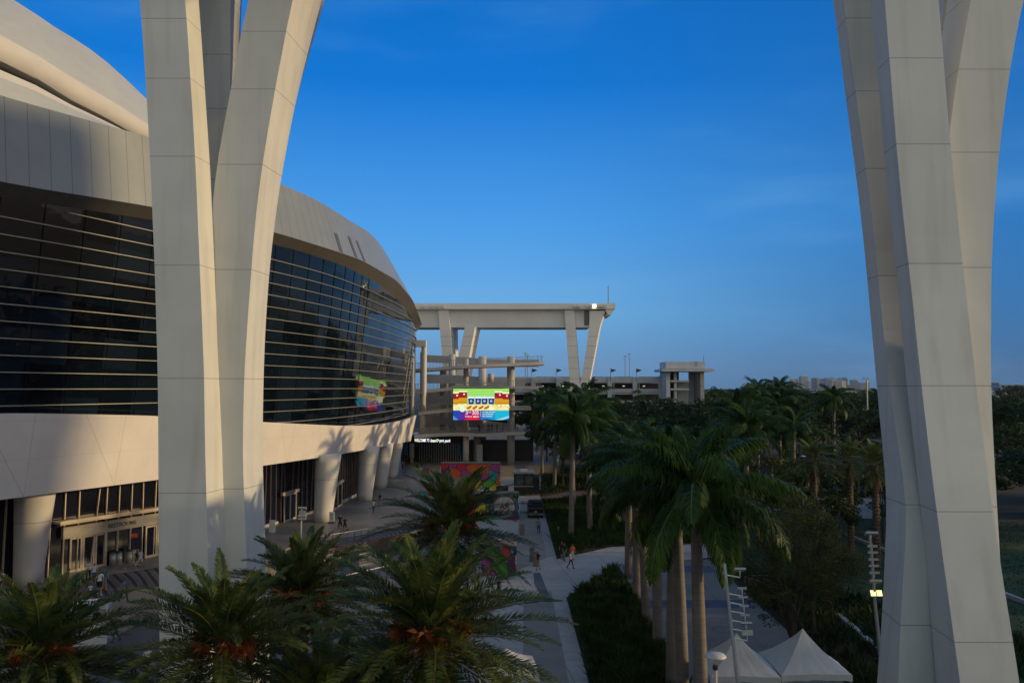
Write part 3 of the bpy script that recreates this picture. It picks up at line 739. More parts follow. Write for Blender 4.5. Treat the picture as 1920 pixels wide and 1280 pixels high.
# ------------------------------------------------------------ ramp building, entrance hall, screen
RC = mat('ramp_concrete', (0.50, 0.48, 0.45), 0.8, 0.08, 0.4, stain=0.25)
RS = mat('ramp_grey_concrete', (0.40, 0.40, 0.40), 0.85, 0.08, 0.4, stain=0.3)
MESHR = mat('guardrail_mesh', (0.32, 0.32, 0.31), 0.5, 0.1, metal=0.3)
rb = thing('ramp_building', 'stack of curved concrete pedestrian ramps on round columns behind the video screen', 'ramps', (0,0,0))
def deck(rows, Y0, depth, th, name='ramp_deck', rail=1.15, solid=False, m=None, bow=0.0):
    """rows: (px, py of the slab's lower front edge)"""
    pts = catmull([(r[0], r[1], 0) for r in rows], 8)
    P = []
    for i, c in enumerate(pts):
        f = i/(len(pts)-1); Yk = Y0 - bow*sin(pi*f)
        P.append(at(c.x, c.y, Yk))
    mb = MB(); rs = [[p, p+Vector((0,depth,0)), p+Vector((0,depth,th)), p+Vector((0,0,th))] for p in P]
    mb.rings(rs); o = mb.build(name, m or RC, rb)
    if solid:
        mb = MB(); mb.rings([[p+Vector((0,-0.25,-0.2)), p+Vector((0,-0.02,-0.2)), p+Vector((0,-0.02,th+rail)), p+Vector((0,-0.25,th+rail))] for p in P]); mb.build('parapet', m or RC, o)
    elif rail:
        mb = MB(); mb.rings([[p+Vector((0,.1,th+rail-.06)), p+Vector((0,.18,th+rail-.06)), p+Vector((0,.18,th+rail)), p+Vector((0,.1,th+rail))] for p in P])
        for i in range(len(P)-1):
            n_ = max(1, int((P[i+1]-P[i]).length/0.22))
            for k in range(n_):
                c = P[i].lerp(P[i+1], k/n_); w_ = 0.05 if (k % 8) else 0.09
                mb.box(c.x-w_/2, c.x+w_/2, c.y+.12, c.y+.16, c.z+th, c.z+th+rail-.05)
        mb.build('guardrail', MESHR, o)
    return o
Y1 = 150.0
deck([(764,698),(800,695.5),(850,691.5),(900,688.5),(953,686.5),(1020.5,683.5)], Y1, 7, 0.55, bow=2)
deck([(799,677),(860,680.5),(905,684),(960,686),(1010,686)], Y1+14, 6, 0.35, 'rear_ramp', 0.95, True, RS)
deck([(758,738),(800,736),(849,731.5)], Y1-1, 8, 0.6, bow=0)
deck([(849.5,729),(900,728.5),(955,728.5),(1016,728)], Y1-0.6, 8, 0.45)
deck([(800,716),(860,718),(900,721),(955,723),(985,726)], Y1+13, 6, 0.4, 'rear_ramp', 1.2, True, RS)
deck([(784,778),(849,772),(955,769),(996,769)], Y1-1, 9, 0.6)
deck([(790,752),(840,757),(900,764),(960,768)], Y1+13, 6, 0.4, 'rear_ramp', 1.1, True, RS)
deck([(777,821),(850,817),(904,818.5),(950,816),(996,815)], Y1-1, 10, 0.6)
deck([(790,792),(840,795),(900,801),(960,808)], Y1+13, 6, 0.4, 'rear_ramp', 1.1, True, RS)
for (px, ytop, yb, Yc, r) in ((773,652,812,Y1-0.4,0.5),(793.5,660,812,Y1-0.2,0.55),(874,672,812,Y1+2,0.5),(904.5,668,845,Y1+12,0.8),(958,668,858,Y1+2.5,0.72),(848,664,835,Y1+14,0.7),(831,690,835,Y1+19,0.7),(772,822,850,Y1+6,0.5),(874,815,860,Y1+1,0.55),(895,815,860,Y1+7,0.7),(920,700,716,Y1+10,0.6)):
    a = at(px, ytop, Yc); b_ = at(px, yb, Yc); z0 = 2.0 if yb > 812 else b_.z
    mb = MB(); mb.tube([(a.x,Yc,z0),(a.x,Yc,a.z)], r, 20); mb.build('column', RC, rb, True)
# portal frame by the stadium corner
a = at(775, 638, Y1-3.2); b_ = at(799, 650, Y1-3.2)
mb = MB(); mb.box(a.x-2, b_.x, Y1-3.8, Y1-2.2, b_.z, a.z); mb.build('portal_beam', WHITE, rb)
for px in (774, 795):
    c = at(px, 650.5, Y1-3.2); mb = MB(); mb.tube([(c.x,Y1-3,15),(c.x,Y1-3,c.z)], 0.5, 10); mb.build('portal_post', WHITE, rb)
# rear core wall of the ramps
mb = MB(); a = at(790, 700, Y1+22); b_ = at(880, 700, Y1+22); mb.box(a.x, b_.x, Y1+22, Y1+23, 2, 16.2)
mb.build('core_wall', RS, rb)
mb = MB(); a = at(800, 790, Y1+9); b_ = at(1000, 812, Y1+9); mb.box(a.x, b_.x, Y1+9.5, Y1+10, 2, 6.2); mb.build('back_wall', DARKMET, rb)
# entrance hall
eh = thing('entrance_hall', 'dark glazed entrance hall below the ramps at the end of the plaza', 'entrance', (0,0,0))
YE = 158.0
a = at(752, 835, YE); b_ = at(870, 835, YE)
mb = MB(); mb.box(a.x, b_.x, YE, YE+6, 2.0, 7.4); mb.build('hall_glazing', mat('hall_glass', (0.03,0.035,0.04), 0.15, 0.3, 1.5), eh)
for k in range(26):
    x = a.x+0.3+(b_.x-a.x-0.5)*k/25; mb = MB(); mb.box(x-0.05, x+0.05, YE-0.12, YE-0.004, 2.0, 6.0); mb.build('mullion', mat('hall_frame', (0.34,0.35,0.35), 0.4, 0.1, metal=0.3), eh)
mb = MB(); p = at(768,835,YE); q = at(784,835,YE); mb.box(p.x, q.x, YE-0.2, YE-0.125, 2.0, 5.0); mb.build('doorway', mat('black_void', (0.008,0.008,0.009), 0.8), eh)
BLUEB = mat('banner_blue', (0.015, 0.20, 0.42), 0.6, 0.08)
for (x0, x1, lab) in ((757,763.5,'blue banner at the left end of the entrance glazing'),(857.2,864,'bright blue banner between two grey posts under the ramp'),(868.5,871.5,'narrow blue banner right of the wider blue banner')):
    p = at(x0, 831, YE-1.5); q = at(x1, 852.5, YE-1.5); mb = MB(); mb.box(p.x, q.x, YE-1.55, YE-1.5, q.z, p.z); o = mb.build('banner', BLUEB); tag(o, lab, 'banner')
sg = thing('welcome_sign', 'black sign fascia with glowing white welcome lettering over the entrance', 'sign', (0,0,0))
p = at(768, 817, YE-2.5); q = at(863, 830.5, YE-2.5)
mb = MB(); mb.box(p.x, q.x, YE-2.5, YE-0.6, q.z, p.z); mb.build('sign_board', mat('black_panel', (0.006,0.006,0.007), 0.5), sg)
LIT = mat('lit_letter', (0.9,0.9,0.9), emit=(1,1,1), estr=1.0)
def sgtext(body, x0, x1, yc, size, bold=0.0, shear=0.0, m=None, name='lettering'):
    me = text_mesh(body, 1.0, 0.0, m or LIT, bold, shear)
    xs = [v.co.x for v in me.vertices]; ys = [v.co.y for v in me.vertices]
    A0 = at(x0, yc, YE-2.56); A1 = at(x1, yc, YE-2.56)
    o = inst(name, me, sg); sx = (A1.x-A0.x)/(max(xs)-min(xs)); sz = size/(max(ys)-min(ys))
    o.scale = (sx, sz, 1); o.rotation_euler = (radians(90),0,0)
    o.location = ((A0.x+A1.x)/2-(max(xs)+min(xs))/2*sx, YE-2.56, A0.z-(max(ys)+min(ys))/2*sz)
sgtext('WELCOME', 777, 798.5, 824.9, 0.62, 0.03)
sgtext('TO', 800, 805, 825, 0.62, 0.03)
sgtext('loan', 807, 817, 825.5, 0.62, 0.035, 0.25)
sgtext('Depot', 818, 832.5, 826.2, 0.74, 0.035, 0.25)
sgtext('park', 833.5, 845, 826.6, 0.74, 0.035, 0.25)
c = at(818.2, 826, YE-2.6); mb = MB(); mb.box(c.x-0.16, c.x+0.16, c.y, c.y+0.02, c.z-0.22, c.z+0.22); mb.build('green_mark', mat('lit_green', (0.3,0.8,0.1), emit=(0.35,0.9,0.1), estr=0.9), sg)
# small white service block and low planter walls, lift tower
p = at(894, 833, 152); q = at(904.5, 862, 152); mb = MB(); mb.box(p.x, q.x, 152, 154, 2.0, p.z); tag(mb.build('lift_shaft', mat('pale_grey_panel', (0.36,0.39,0.42), 0.6)), 'pale grey upright box tower below the video screen', 'tower')
p = at(906, 849, 160); q = at(934, 862, 160); mb = MB(); mb.box(p.x, q.x, 160, 161, 2.0, p.z); tag(mb.build('planter_wall', mat('slate_wall', (0.08,0.10,0.12), 0.7)), 'long dark slate planter wall right of the pale box tower', 'wall')
for (px, y0, y1, lab) in ((851.8,826,857,'slim grey lamp post in front of the entrance glazing'),):
    c = gz(px, y1, 2.0); t = thing('lamp_post', lab, 'lamp post', (c.x, c.y, 2.0)); mb = MB(); mb.tube([(0,0,0),(0,0,4.4)], 0.09, 8); mb.build('post', GREYMET, t); mb = MB(); mb.box(-0.28,0.28,-0.1,0.1,4.401,4.55); mb.build('lamp_head', GREYMET, t)
# video screen
YS = 146.5
TL = at(849.8, 728.2, YS); BR = at(954.5, 787.0, YS); SW = BR.x-TL.x; SH = TL.z-BR.z
sc = thing('video_screen', 'big glowing video screen advertising popcorn, cups and hot dogs hanging on the ramps', 'screen', (TL.x, YS, BR.z))
mb = MB(); mb.box(-0.12, SW+0.12, 0.03, 0.55, -0.12, SH+0.12); mb.build('screen_case', DARKMET, sc)
EM = {}
def em(c, s_=1.0):
    k = tuple(c)
    if k not in EM:
        m = bpy.data.materials.new('screen_colour'); m.use_nodes = True; b = m.node_tree.nodes['Principled BSDF']
        b.inputs['Base Color'].default_value = (0.01,0.01,0.01,1); b.inputs['Roughness'].default_value = 0.5
        lin = [(x/255)**2.2 for x in c]; b.inputs['Emission Color'].default_value = (*lin, 1); b.inputs['Emission Strength'].default_value = s_; EM[k] = m
    return EM[k]
SM = []; SMi = {}
smb = MB(); lay = [0]
def col(c):
    k = tuple(c)
    if k not in SMi: SMi[k] = len(SM); SM.append(em(c))
    return SMi[k]
def pol(pts, c, lvl=None):
    lay[0] += 1; y = -0.0004*lay[0]
    smb.face([(u*SW, y, v*SH) for u, v in pts], col(c))
def rec(u0, v0, u1, v1, c): pol([(u0,v0),(u1,v0),(u1,v1),(u0,v1)], c)
def ell(u, v, ru, rv, c, n=14, a0=0.0):
    pol([(u+ru*cos(2*pi*k/n)*cos(a0)-rv*sin(2*pi*k/n)*sin(a0)*0.56, v+ru*cos(2*pi*k/n)*sin(a0)*1.78+rv*sin(2*pi*k/n)*cos(a0)) for k in range(n)], c)
rec(0,0,1,1,(150,220,95))
sr = random.Random(3)
for k in range(9): v = 0.62+k*0.04; pol([(0,v),(1,v+0.05),(1,v+0.068),(0,v+0.02)], (178,236,128) if k % 2 else (138,210,80))
rec(0,0.30,1,0.5,(240,232,150))
for k in range(90):
    u = sr.random(); v = sr.uniform(0.32,0.5); ell(u, v, sr.uniform(.012,.022), sr.uniform(.02,.03), sr.choice([(250,246,190),(232,220,120),(252,250,220),(214,190,90)]), 7)
for (u0,u1,v0,v1) in ((-0.0,0.1,0.5,0.86),(0.1,0.25,0.53,0.9),(0.74,0.89,0.5,0.88),(0.885,1.0,0.5,0.85)):
    rec(u0,v0,u1,v1-0.17,(196,120,20)); rec(u0,v0+0.05,u1,v1-0.2,(212,150,30)); rec(u0,v1-0.19,u1,v1,(150,18,34))
    for k in range(6): ell(u0+(u1-u0)*(k+.5)/6, v1+0.01, .014, .03, (250,246,200), 8)
    ell((u0+u1)/2+.02, v1-.08, .017, .035, (230,220,205), 8)
for k, u in enumerate((0.325, 0.45, 0.565, 0.685)):
    rec(u-.004, 0.72, u+.004, 0.88, (120,215,215))
    pol([(u-.046,.5),(u+.040,.5),(u+.052,.69),(u-.056,.69)], (8,38,150)); rec(u-.058,.685,u+.054,.74,(232,240,250))
    ell(u-.005,.6,.02,.035,(230,232,240)); ell(u-.005,.6,.011,.02,(130,60,40))
for k, u in enumerate((0.29, 0.395, 0.505, 0.605)):
    ell(u, .42, .062, .065, (250,225,160), 14, 0.5); ell(u-.006, .40, .052, .04, (150,60,25), 14, 0.5); ell(u-.008, .425, .045, .02, (222,160,40), 12, 0.5)
for k in range(24):
    u0 = k/24; t_ = u0
    if t_ < 0.12: c = (30,70,170)
    elif t_ < 0.2: c = (90,40,150)
    elif t_ < 0.3: c = (150,24,110)
    elif t_ < 0.42: c = (214,16,70)
    elif t_ < 0.48: c = (120,40,110)
    elif t_ < 0.55: c = (16,120,185)
    elif t_ < 0.75: c = (10,150,200)
    else: c = (24,178,214)
    rec(u0, 0, u0+1/24, 0.305, c)
pol([(0,0),(0.1,0),(0,0.14)], (90,140,210)); pol([(0.2,0),(0.48,0),(0.33,0.12)], (232,30,60)); pol([(0.55,0),(0.72,0),(0.6,0.06)], (20,90,180)); pol([(0.75,0),(0.9,0),(1,.08),(1,0.14)], (140,215,225)); pol([(.88,0),(1,0),(1,.05)], (20,80,190))
ell(.165,.345,.05,.09,(214,246,205),22); ell(.165,.345,.036,.065,(244,252,236),22); rec(.15,.325,.18,.345,(200,110,60))
def stx(body, u0, u1, v, hh, c=(240,245,250), b=0.02):
    me = text_mesh(body, 1.0, 0.0, em(c), b); xs = [q.co.x for q in me.vertices]; ys = [q.co.y for q in me.vertices]
    sx = (u1-u0)*SW/(max(xs)-min(xs)); sz = hh*SH/(max(ys)-min(ys)); o = inst('screen_text', me, sc)
    o.scale = (sx, sz, 1); o.rotation_euler = (radians(90),0,0); o.location = (((u0+u1)/2)*SW-(max(xs)+min(xs))/2*sx, -0.16, v*SH-(max(ys)+min(ys))/2*sz)
rec(.483,.1,.489,.33,(200,225,240))
smb.build('screen_picture', SM, sc)
stx('3', .22, .265, .235, .13, (205,215,235)); stx('305', .34, .46, .235, .13, (205,215,235)); stx('FOR', .275,.325,.25,.04)
stx('RECIBE POR', .215,.335,.11,.035); stx('MENU', .36,.46,.105,.045)
stx('3 HOT DOGS . 3 SOFT DRINKS', .52,.75,.25,.035); stx('3 BAGS OF POPCORN', .52,.72,.185,.035); stx('SMALL POPCORN', .52,.70,.12,.035)
for k in range(2):
    a = at(849.5, 717.5-k*-4.0, YS+1) if k == 0 else at(849.5, 722.5, YS+1); b_ = at(955, 717.5 if k == 0 else 722.5, YS+1)
    mb = MB(); mb.box(a.x-TL.x, b_.x-TL.x, 0.8, 0.95, a.z-BR.z-0.1, a.z-BR.z+0.08); mb.build('support_rail', GREYMET, sc)
c = at(934.5, 713, YS+1); mb = MB(); mb.box(c.x-TL.x-0.08, c.x-TL.x+0.08, 0.6, 0.79, SH+0.13, c.z-BR.z); mb.build('support_post', GREYMET, sc)

# ------------------------------------------------------------ parking garage
PG = mat('garage_concrete', (0.50,0.52,0.53), 0.85, 0.07, 0.3, stain=0.35)
YG = 222.0
pg = thing('parking_garage', 'long pale multi-storey parking garage beyond the palms with cars on its roof', 'garage', (0,0,0))
gx0 = at(845, 720, YG).x; gx1 = at(1252, 720, YG).x
zr = at(1100, 706.5, YG).z; zt = zr-1.5
for k in range(6):
    z1 = zr-3.25*k
    if z1 < 0.5: break
    mb = MB(); mb.box(gx0, gx1, YG, YG+0.25, z1-(1.55 if k == 0 else 1.1), z1-(0 if k == 0 else 0.0)); mb.build('parapet', PG, pg)
    mb = MB(); mb.box(gx0, gx1, YG+0.26, YG+30, z1-1.6, z1-1.3); mb.build('deck', PG, pg)
mb = MB(); mb.box(gx0, gx1, YG+14, YG+14.3, 0, zr-1.7); mb.build('inner_wall', mat('garage_inner', (0.05,0.05,0.055), 0.9), pg)
for px in (1000,1047,1095,1143,1190,1238.5):
    c = at(px, 710, YG); mb = MB(); mb.box(c.x-0.62, c.x+0.62, YG-0.75, YG-0.01, 0, zr-0.25 if px != 1238.5 else zr+0.25); mb.build('column', PG, pg)
    mb = MB(); mb.box(c.x+1.1, c.x+1.25, YG-0.3, YG-0.12, 0, zr-1.5); mb.build('downpipe', WMET, pg)
for i in range(26):
    c = at(1008+i*9.5, 724+ (i*7 % 3)*0.5, YG+9); 
    if i % 4 == 1: mb = MB(); mb.box(c.x-0.3, c.x+0.3, YG+9, YG+9.2, zr-2.6, zr-2.4); mb.build('deck_light', mat('deck_lamp', (0.8,0.8,0.7), emit=(1,0.95,0.8), estr=0.8), pg)
tw = thing('stair_tower', 'boxy concrete stair tower with an overhanging flat canopy at the garage corner', 'tower', (0,0,0))
YT = 214.0
def pb(x0, y0, x1, y1, name, m, dy=10, Y=YT, par=None, zb=None):
    a = at(x0, y0, Y); b_ = at(x1, y1, Y); mb = MB(); mb.box(a.x, b_.x, Y, Y+dy, b_.z if zb is None else zb, a.z); return mb.build(name, m, par)
pb(1248.5, 678, 1322, 690.5, 'upper_box', PG, 9, YT, tw)
pb(1242, 691, 1340, 696, 'canopy', PG, 12, YT-2, tw)
pb(1249, 696.3, 1257.5, 800, 'pier', PG, 9, YT+0.2, tw, 0)
pb(1313, 696.3, 1321.5, 800, 'pier', mat('warm_concrete', (0.40,0.38,0.34), 0.8), 9, YT+0.2, tw, 0)
pb(1264, 696.3, 1270, 800, 'pier', PG, 1, YT+1, tw, 0)
pb(1257.6, 712.5, 1292, 715.8, 'landing', PG, 3, YT+0.4, tw)
pb(1257.6, 728, 1292, 731, 'landing', PG, 3, YT+0.4, tw)
pb(1270.2, 713, 1291.8, 800, 'stair_screen', PG, 1, YT+5, tw, 0)
pb(1257.6, 697, 1274, 800, 'core_wall', mat('garage_inner', (0.05,0.05,0.055)), 1, YT+7, tw, 0)
pb(1292, 697, 1312.5, 800, 'core_wall', PG, 1, YT+7.5, tw, 0)
c = at(1319.5, 678, YT+3); mb = MB(); mb.tube([c, (c.x,c.y,c.z+1.6)], 0.06, 5); mb.build('mast', DARKMET, tw)
c = at(1305, 683, YT-0.05); mb = MB(); mb.box(c.x-0.5, c.x+0.5, YT-0.05, YT-0.003, c.z-0.6, c.z+0.8); mb.build('panel', GREYMET, tw)
for n_, px in enumerate((951,997,1043,1145,1193)):
    c = at(px, 708, YG-0.9); t = thing('flagpole', ['black pennant flag on the garage parapet behind the ramp end','black pennant flag just right of the ramp end','black pennant flag left of the far V pylon','black pennant flag just right of the far V pylon','black pennant flag nearest the stair tower'][n_], 'flag', (c.x, c.y, zr-1.0), 0, 'pennant flags along the garage')
    mb = MB(); mb.tube([(0,0,0),(0,0,3.4)], 0.09, 6); mb.build('pole', GREYMET, t)
    mb = MB(); mb.rings([[(0.05,0,3.3),(0.05,0.03,3.3),(0.05,0.03,2.2),(0.05,0,2.2)],[(0.9,0.12,3.1),(0.9,0.15,3.1),(0.9,0.15,2.55),(0.9,0.12,2.55)],[(1.5,-0.05,2.9),(1.5,-0.02,2.9),(1.5,-0.02,2.8),(1.5,-0.05,2.8)]]); mb.build('pennant', DARKMET, t)
for n_, (px, py) in enumerate(((985,663),(989,667),(1172,668),(1180,664),(1699,600))):
    if px > 1500: continue
    c = at(px, py, YG+8+n_*4); t = thing('light_pole', ['thin light pole on the garage roof, left of a close pair','thin light pole on the garage roof, right of a close pair','shorter of two thin light poles right of the far V pylon','taller of two thin light poles right of the far V pylon'][n_], 'light pole', (c.x, c.y, zr-1.3))
    mb = MB(); mb.tube([(0,0,0),(0,0,c.z-zr+1.3)], 0.11, 6); mb.build('post', GREYMET, t); mb = MB(); mb.box(-0.45,0.45,-0.15,0.15,c.z-zr+1.31,c.z-zr+1.5); mb.build('lamp_head', GREYMET, t)
# cars
def car_meshes():
    prof = [(-2.2,0.35),(-2.25,0.75),(-2.1,0.95),(-1.6,1.02),(-1.0,1.42),(0.5,1.46),(1.15,1.05),(2.1,0.92),(2.25,0.7),(2.2,0.35)]
    mb = MB(); R_ = []
    for y, s_, dz in ((-0.9,0.96,-0.02),(-0.84,1,0),(0.84,1,0),(0.9,0.96,-0.02)):
        R_.append([(p[0]*s_, y*(1 if p[1] < 1.1 else 0.82), p[1]+(dz if p[1] > .5 else 0)) for p in prof])
    mb.rings(R_); body = mb
    g_ = MB(); 
    for s_ in (-1, 1): g_.face([(-1.25,s_*.88,1.06),(0.9,s_*.88,1.06),(0.42,s_*.80,1.38),(-0.95,s_*.80,1.38)][::s_])
    g_.face([(0.56,-.7,1.45),(0.56,.7,1.45),(1.12,.76,1.09),(1.12,-.76,1.09)]); g_.face([(-1.05,-.7,1.42),(-1.05,.7,1.42),(-1.56,.76,1.08),(-1.56,-.76,1.08)][::-1])
    wh = []
    for x in (-1.4, 1.4):
        for y in (-0.82, 0.82):
            m_ = MB(); m_.tube([(x,y-0.12,0.33),(x,y+0.12,0.33)], 0.33, 14); wh.append(m_)
    return body, g_, wh
cb, cg, cw = car_meshes()
CARP = [mat('car_paint_%s' % n_, c, 0.3, 0.05, coat=0.5) for n_, c in (('black',(0.015,0.015,0.018)),('white',(0.55,0.56,0.57)),('grey',(0.12,0.13,0.14)),('navy',(0.02,0.03,0.07)),('silver',(0.3,0.31,0.32)))]
CGL = mat('car_glass', (0.01,0.012,0.014), 0.05, 0.1); TYRE = mat('tyre', (0.015,0.015,0.015), 0.9)
CB = [cb.mesh('body', p_) for p_ in CARP]; CG = cg.mesh('windows', CGL); CW = [w_.mesh('wheel', TYRE, False) for w_ in cw]
cr_ = random.Random(4)
for n_, px in enumerate((862,889,904,1010,1022,1034,1052,1065,1078,1112,1125,1139,1158,1170,1181,1202,1215,1228,1242)):
    c = at(px, 708, YG+3.2)
    ci = 1 if px == 889 else cr_.choice((0,0,2,3,0))
    lb = 'white car parked on the garage roof by the middle of the ramps' if px == 889 else 'dark car on the roof deck of the far garage, only its top showing'
    t = thing('parked_car', lb, 'car', (c.x, c.y+0.3*(n_ % 3), zr-1.3), radians(90)+0.02*n_, 'cars on the garage roof')
    inst('body', CB[ci], t); inst('windows', CG, t)
    for w_ in CW: inst('wheel', w_, t)
# ------------------------------------------------------------ foliage
def leafmat(name, c1, c2, rough=0.5, trans=0.25, scale=0.8):
    m = mat(name, c1, rough, 0, scale, col2=c2, spec=0.2, detail=3)
    N = m.node_tree.nodes; L = m.node_tree.links; b = N['Principled BSDF']; o = N['Material Output']
    tr = N.new('ShaderNodeBsdfTranslucent'); L.new(b.inputs['Base Color'].links[0].from_socket, tr.inputs[0])
    ms = N.new('ShaderNodeMixShader'); ms.inputs[0].default_value = trans
    L.new(b.outputs[0], ms.inputs[1]); L.new(tr.outputs[0], ms.inputs[2]); L.new(ms.outputs[0], o.inputs[0])
    return m
DATEL = leafmat('date_frond', (0.026,0.066,0.018), (0.16,0.19,0.045), 0.6, 0.25, 0.9)
ROYL = leafmat('royal_frond', (0.014,0.044,0.009), (0.062,0.128,0.018), 0.45, 0.3, 0.5)
DRY = mat('dry_frond', (0.13,0.085,0.045), 0.7, 0.3, 2.0)
STEM = mat('frond_stem', (0.12,0.10,0.035), 0.5, 0.2, 2.0)
FRUIT = mat('fruit_stalk', (0.23,0.062,0.016), 0.6, 0.5, 3.0)
TRK = mat('date_trunk', (0.10,0.075,0.05), 0.9, 0.35, 4.0, bump=0.8, bscale=9)
RTRK = mat('royal_trunk', (0.185,0.165,0.14), 0.8, 0.15, 1.2, bump=0.2, bscale=8, stain=0.3)
lines(RTRK, 'z', 0, 0.012, zs=[0.28*k+0.04*math.sin(k*2.1) for k in range(4, 42)], strength=0.35)
SHAFT = mat('crownshaft', (0.07,0.12,0.03), 0.35, 0.2, 1.5)
def frond(L_, curve_, npair, ll, lw, az, el, rng, vang=0.5, hang=0.0, twist=0.0, fwd=0.6):
    """quads of one pinnate frond starting at the origin, heading az, elevation el"""
    n = 26; s_ = np.linspace(0, 1, n); e = el - curve_*s_**1.5
    ds = L_/(n-1); x = np.concatenate([[0], np.cumsum(np.cos(e[:-1])*ds)]); z = np.concatenate([[0], np.cumsum(np.sin(e[:-1])*ds)])
    t = np.linspace(0.14, 0.985, npair); t = t + rng.normal(0, 0.003, npair)
    px = np.interp(t, s_, x); pz = np.interp(t, s_, z); pe = np.interp(t, s_, e)
    out_ = []
    prof = np.clip(np.sin(np.pi*np.clip(t, 0, 1)**0.75)**0.6, 0.25, 1)
    for sd_ in (-1, 1):
        T = np.stack([np.cos(pe), np.zeros(npair), np.sin(pe)], 1)
        U = np.stack([-np.sin(pe), np.zeros(npair), np.cos(pe)], 1)
        B = np.tile([0, float(sd_), 0], (npair, 1))
        va = vang + rng.normal(0, 0.30, npair); f = fwd + 0.5*t + rng.normal(0, 0.08, npair)
        D = B*np.cos(va)[:,None] + U*np.sin(va)[:,None] + T*f[:,None]
        D /= np.linalg.norm(D, axis=1)[:,None]
        ln = ll*prof*rng.uniform(0.85, 1.1, npair)
        base = np.stack([px, np.zeros(npair), pz], 1)
        mid = base + D*(ln*0.5)[:,None] + np.array([0,0,-1])*(hang*ln*0.12)[:,None]
        tip = base + D*(ln*(1-0.25*hang))[:,None] + np.array([0,0,-1])*(hang*ln*0.62)[:,None]
        W = np.cross(D, U); W /= np.linalg.norm(W, axis=1)[:,None]+1e-9
        W = W*(lw*0.5)
        if hang > 0:
            q1 = np.stack([base-W*0.5, base+W*0.5, mid+W, mid-W], 1); q2 = np.stack([mid-W, mid+W, tip+W*0.15, tip-W*0.15], 1)
            out_ += [q1, q2]
        else:
            out_.append(np.stack([base, mid-W, tip, mid+W], 1))
    Q = np.concatenate(out_, 0); nl = Q.shape[0]
    # rachis
    r = np.linspace(0.035, 0.008, n)*(L_/4.0); R1 = np.stack([x, -r, z], 1); R2 = np.stack([x, r, z], 1); R3 = np.stack([x, 0*r, z-r*1.3], 1)
    rq = [np.stack([R1[:-1], R1[1:], R2[1:], R2[:-1]], 1), np.stack([R2[:-1], R2[1:], R3[1:], R3[:-1]], 1), np.stack([R3[:-1], R3[1:], R1[1:], R1[:-1]], 1)]
    Q = np.concatenate([Q]+rq, 0); mi = np.concatenate([np.zeros(nl), np.ones(Q.shape[0]-nl)])
    # side sway
    Q[:,:,1] += twist*(Q[:,:,0]/L_)**2*L_
    c, s2 = cos(az), sin(az); M = np.array([[c, s2, 0], [-s2, c, 0], [0, 0, 1]])
    return Q @ M, mi
def date_crown(seed, n=95, L_=4.0, npair=75, lw=0.042):
    rng = np.random.default_rng(seed); Qs = []; ms = []
    for k in range(n):
        f = (k+0.5)/n; el = radians(84 - 116*f**0.72) + rng.normal(0, 0.09); az = k*2.39996 + rng.normal(0, 0.15)
        l = L_*rng.uniform(0.82, 1.08)*(0.72+0.28*min(1, f*2.5))
        Q, mi = frond(l, rng.uniform(0.45, 0.95)*(1.0 if el > 0 else 0.5), npair, 0.56, lw, az, el, rng, 0.38, 0.0, rng.normal(0, 0.06), 0.7)
        off_ = np.array([cos(-az)*0.12, -sin(-az)*0.12, 0.5-0.9*f]); Qs.append(Q+off_); ms.append(mi)
    for k in range(9):   # old brown fronds hanging under the crown
        Q, mi = frond(L_*rng.uniform(.6,.85), 0.5, int(npair*.6), 0.36, lw, rng.uniform(0, 6.28), radians(rng.uniform(-72, -45)), rng, 0.3, 0.0, rng.normal(0, 0.1), 0.9)
        Qs.append(Q+np.array([0,0,-.5])); ms.append(np.where(mi == 0, 2, 1))
    return quads('crown', np.concatenate(Qs), [DATEL, STEM, DRY], np.concatenate(ms))
def fruit_mesh(seed, n=7):
    rng = np.random.default_rng(seed); Qs = []
    for k in range(1):
        pass
    m = MB(); P = [(0,0,0),(0.25,0,0.5),(0.6,0,0.62),(0.85,0,0.4)]
    P = catmull(P, 4); m.tube(P, [0.035]*len(P), 5, 0)
    e = Vector(P[-1])
    for k in range(80):
        d = Vector((rng.uniform(-.25,.75), rng.normal(0,.4), rng.uniform(-.9,.2))).normalized()*rng.uniform(0.25,0.7)
        s0 = e+Vector((rng.normal(0,.05),rng.normal(0,.05),rng.normal(0,.05)-.03)); w_ = Vector((rng.normal(0,1),rng.normal(0,1),0)).normalized()*0.006
        m.face([s0-w_, s0+w_, s0+d*0.6+w_*1.5+Vector((0,0,.05)), s0+d-Vector((0,0,.12))], 0)
    return m.mesh('fruit_cluster', FRUIT)
FR = [fruit_mesh(s_) for s_ in (1, 2, 3)]
DC = [date_crown(21, 88, 4.8, 120, 0.056), date_crown(22, 82, 4.8, 110, 0.06), date_crown(23, 80, 4.7, 110, 0.06)]
DCL = [date_crown(24, 55, 3.8, 40, 0.07)]
def trunk_mesh(hgt, r0, r1, m, rough=0.0, seed=1, seg=14, name='trunk'):
    rng = random.Random(seed); mb = MB(); rs = []
    n = int(hgt/0.16)
    for k in range(n+1):
        t = k/n; r = r0+(r1-r0)*t; r *= 1+rough*(k % 2)
        rs.append([(cos(a+k*0.3*(rough > 0))*r*(1+rough*rng.uniform(-.5,.5)), sin(a+k*0.3*(rough > 0))*r*(1+rough*rng.uniform(-.5,.5)), hgt*t) for a in [2*pi*j/seg for j in range(seg)]])
    mb.rings(rs); return mb.mesh(name, m, rough == 0)
TM = {}
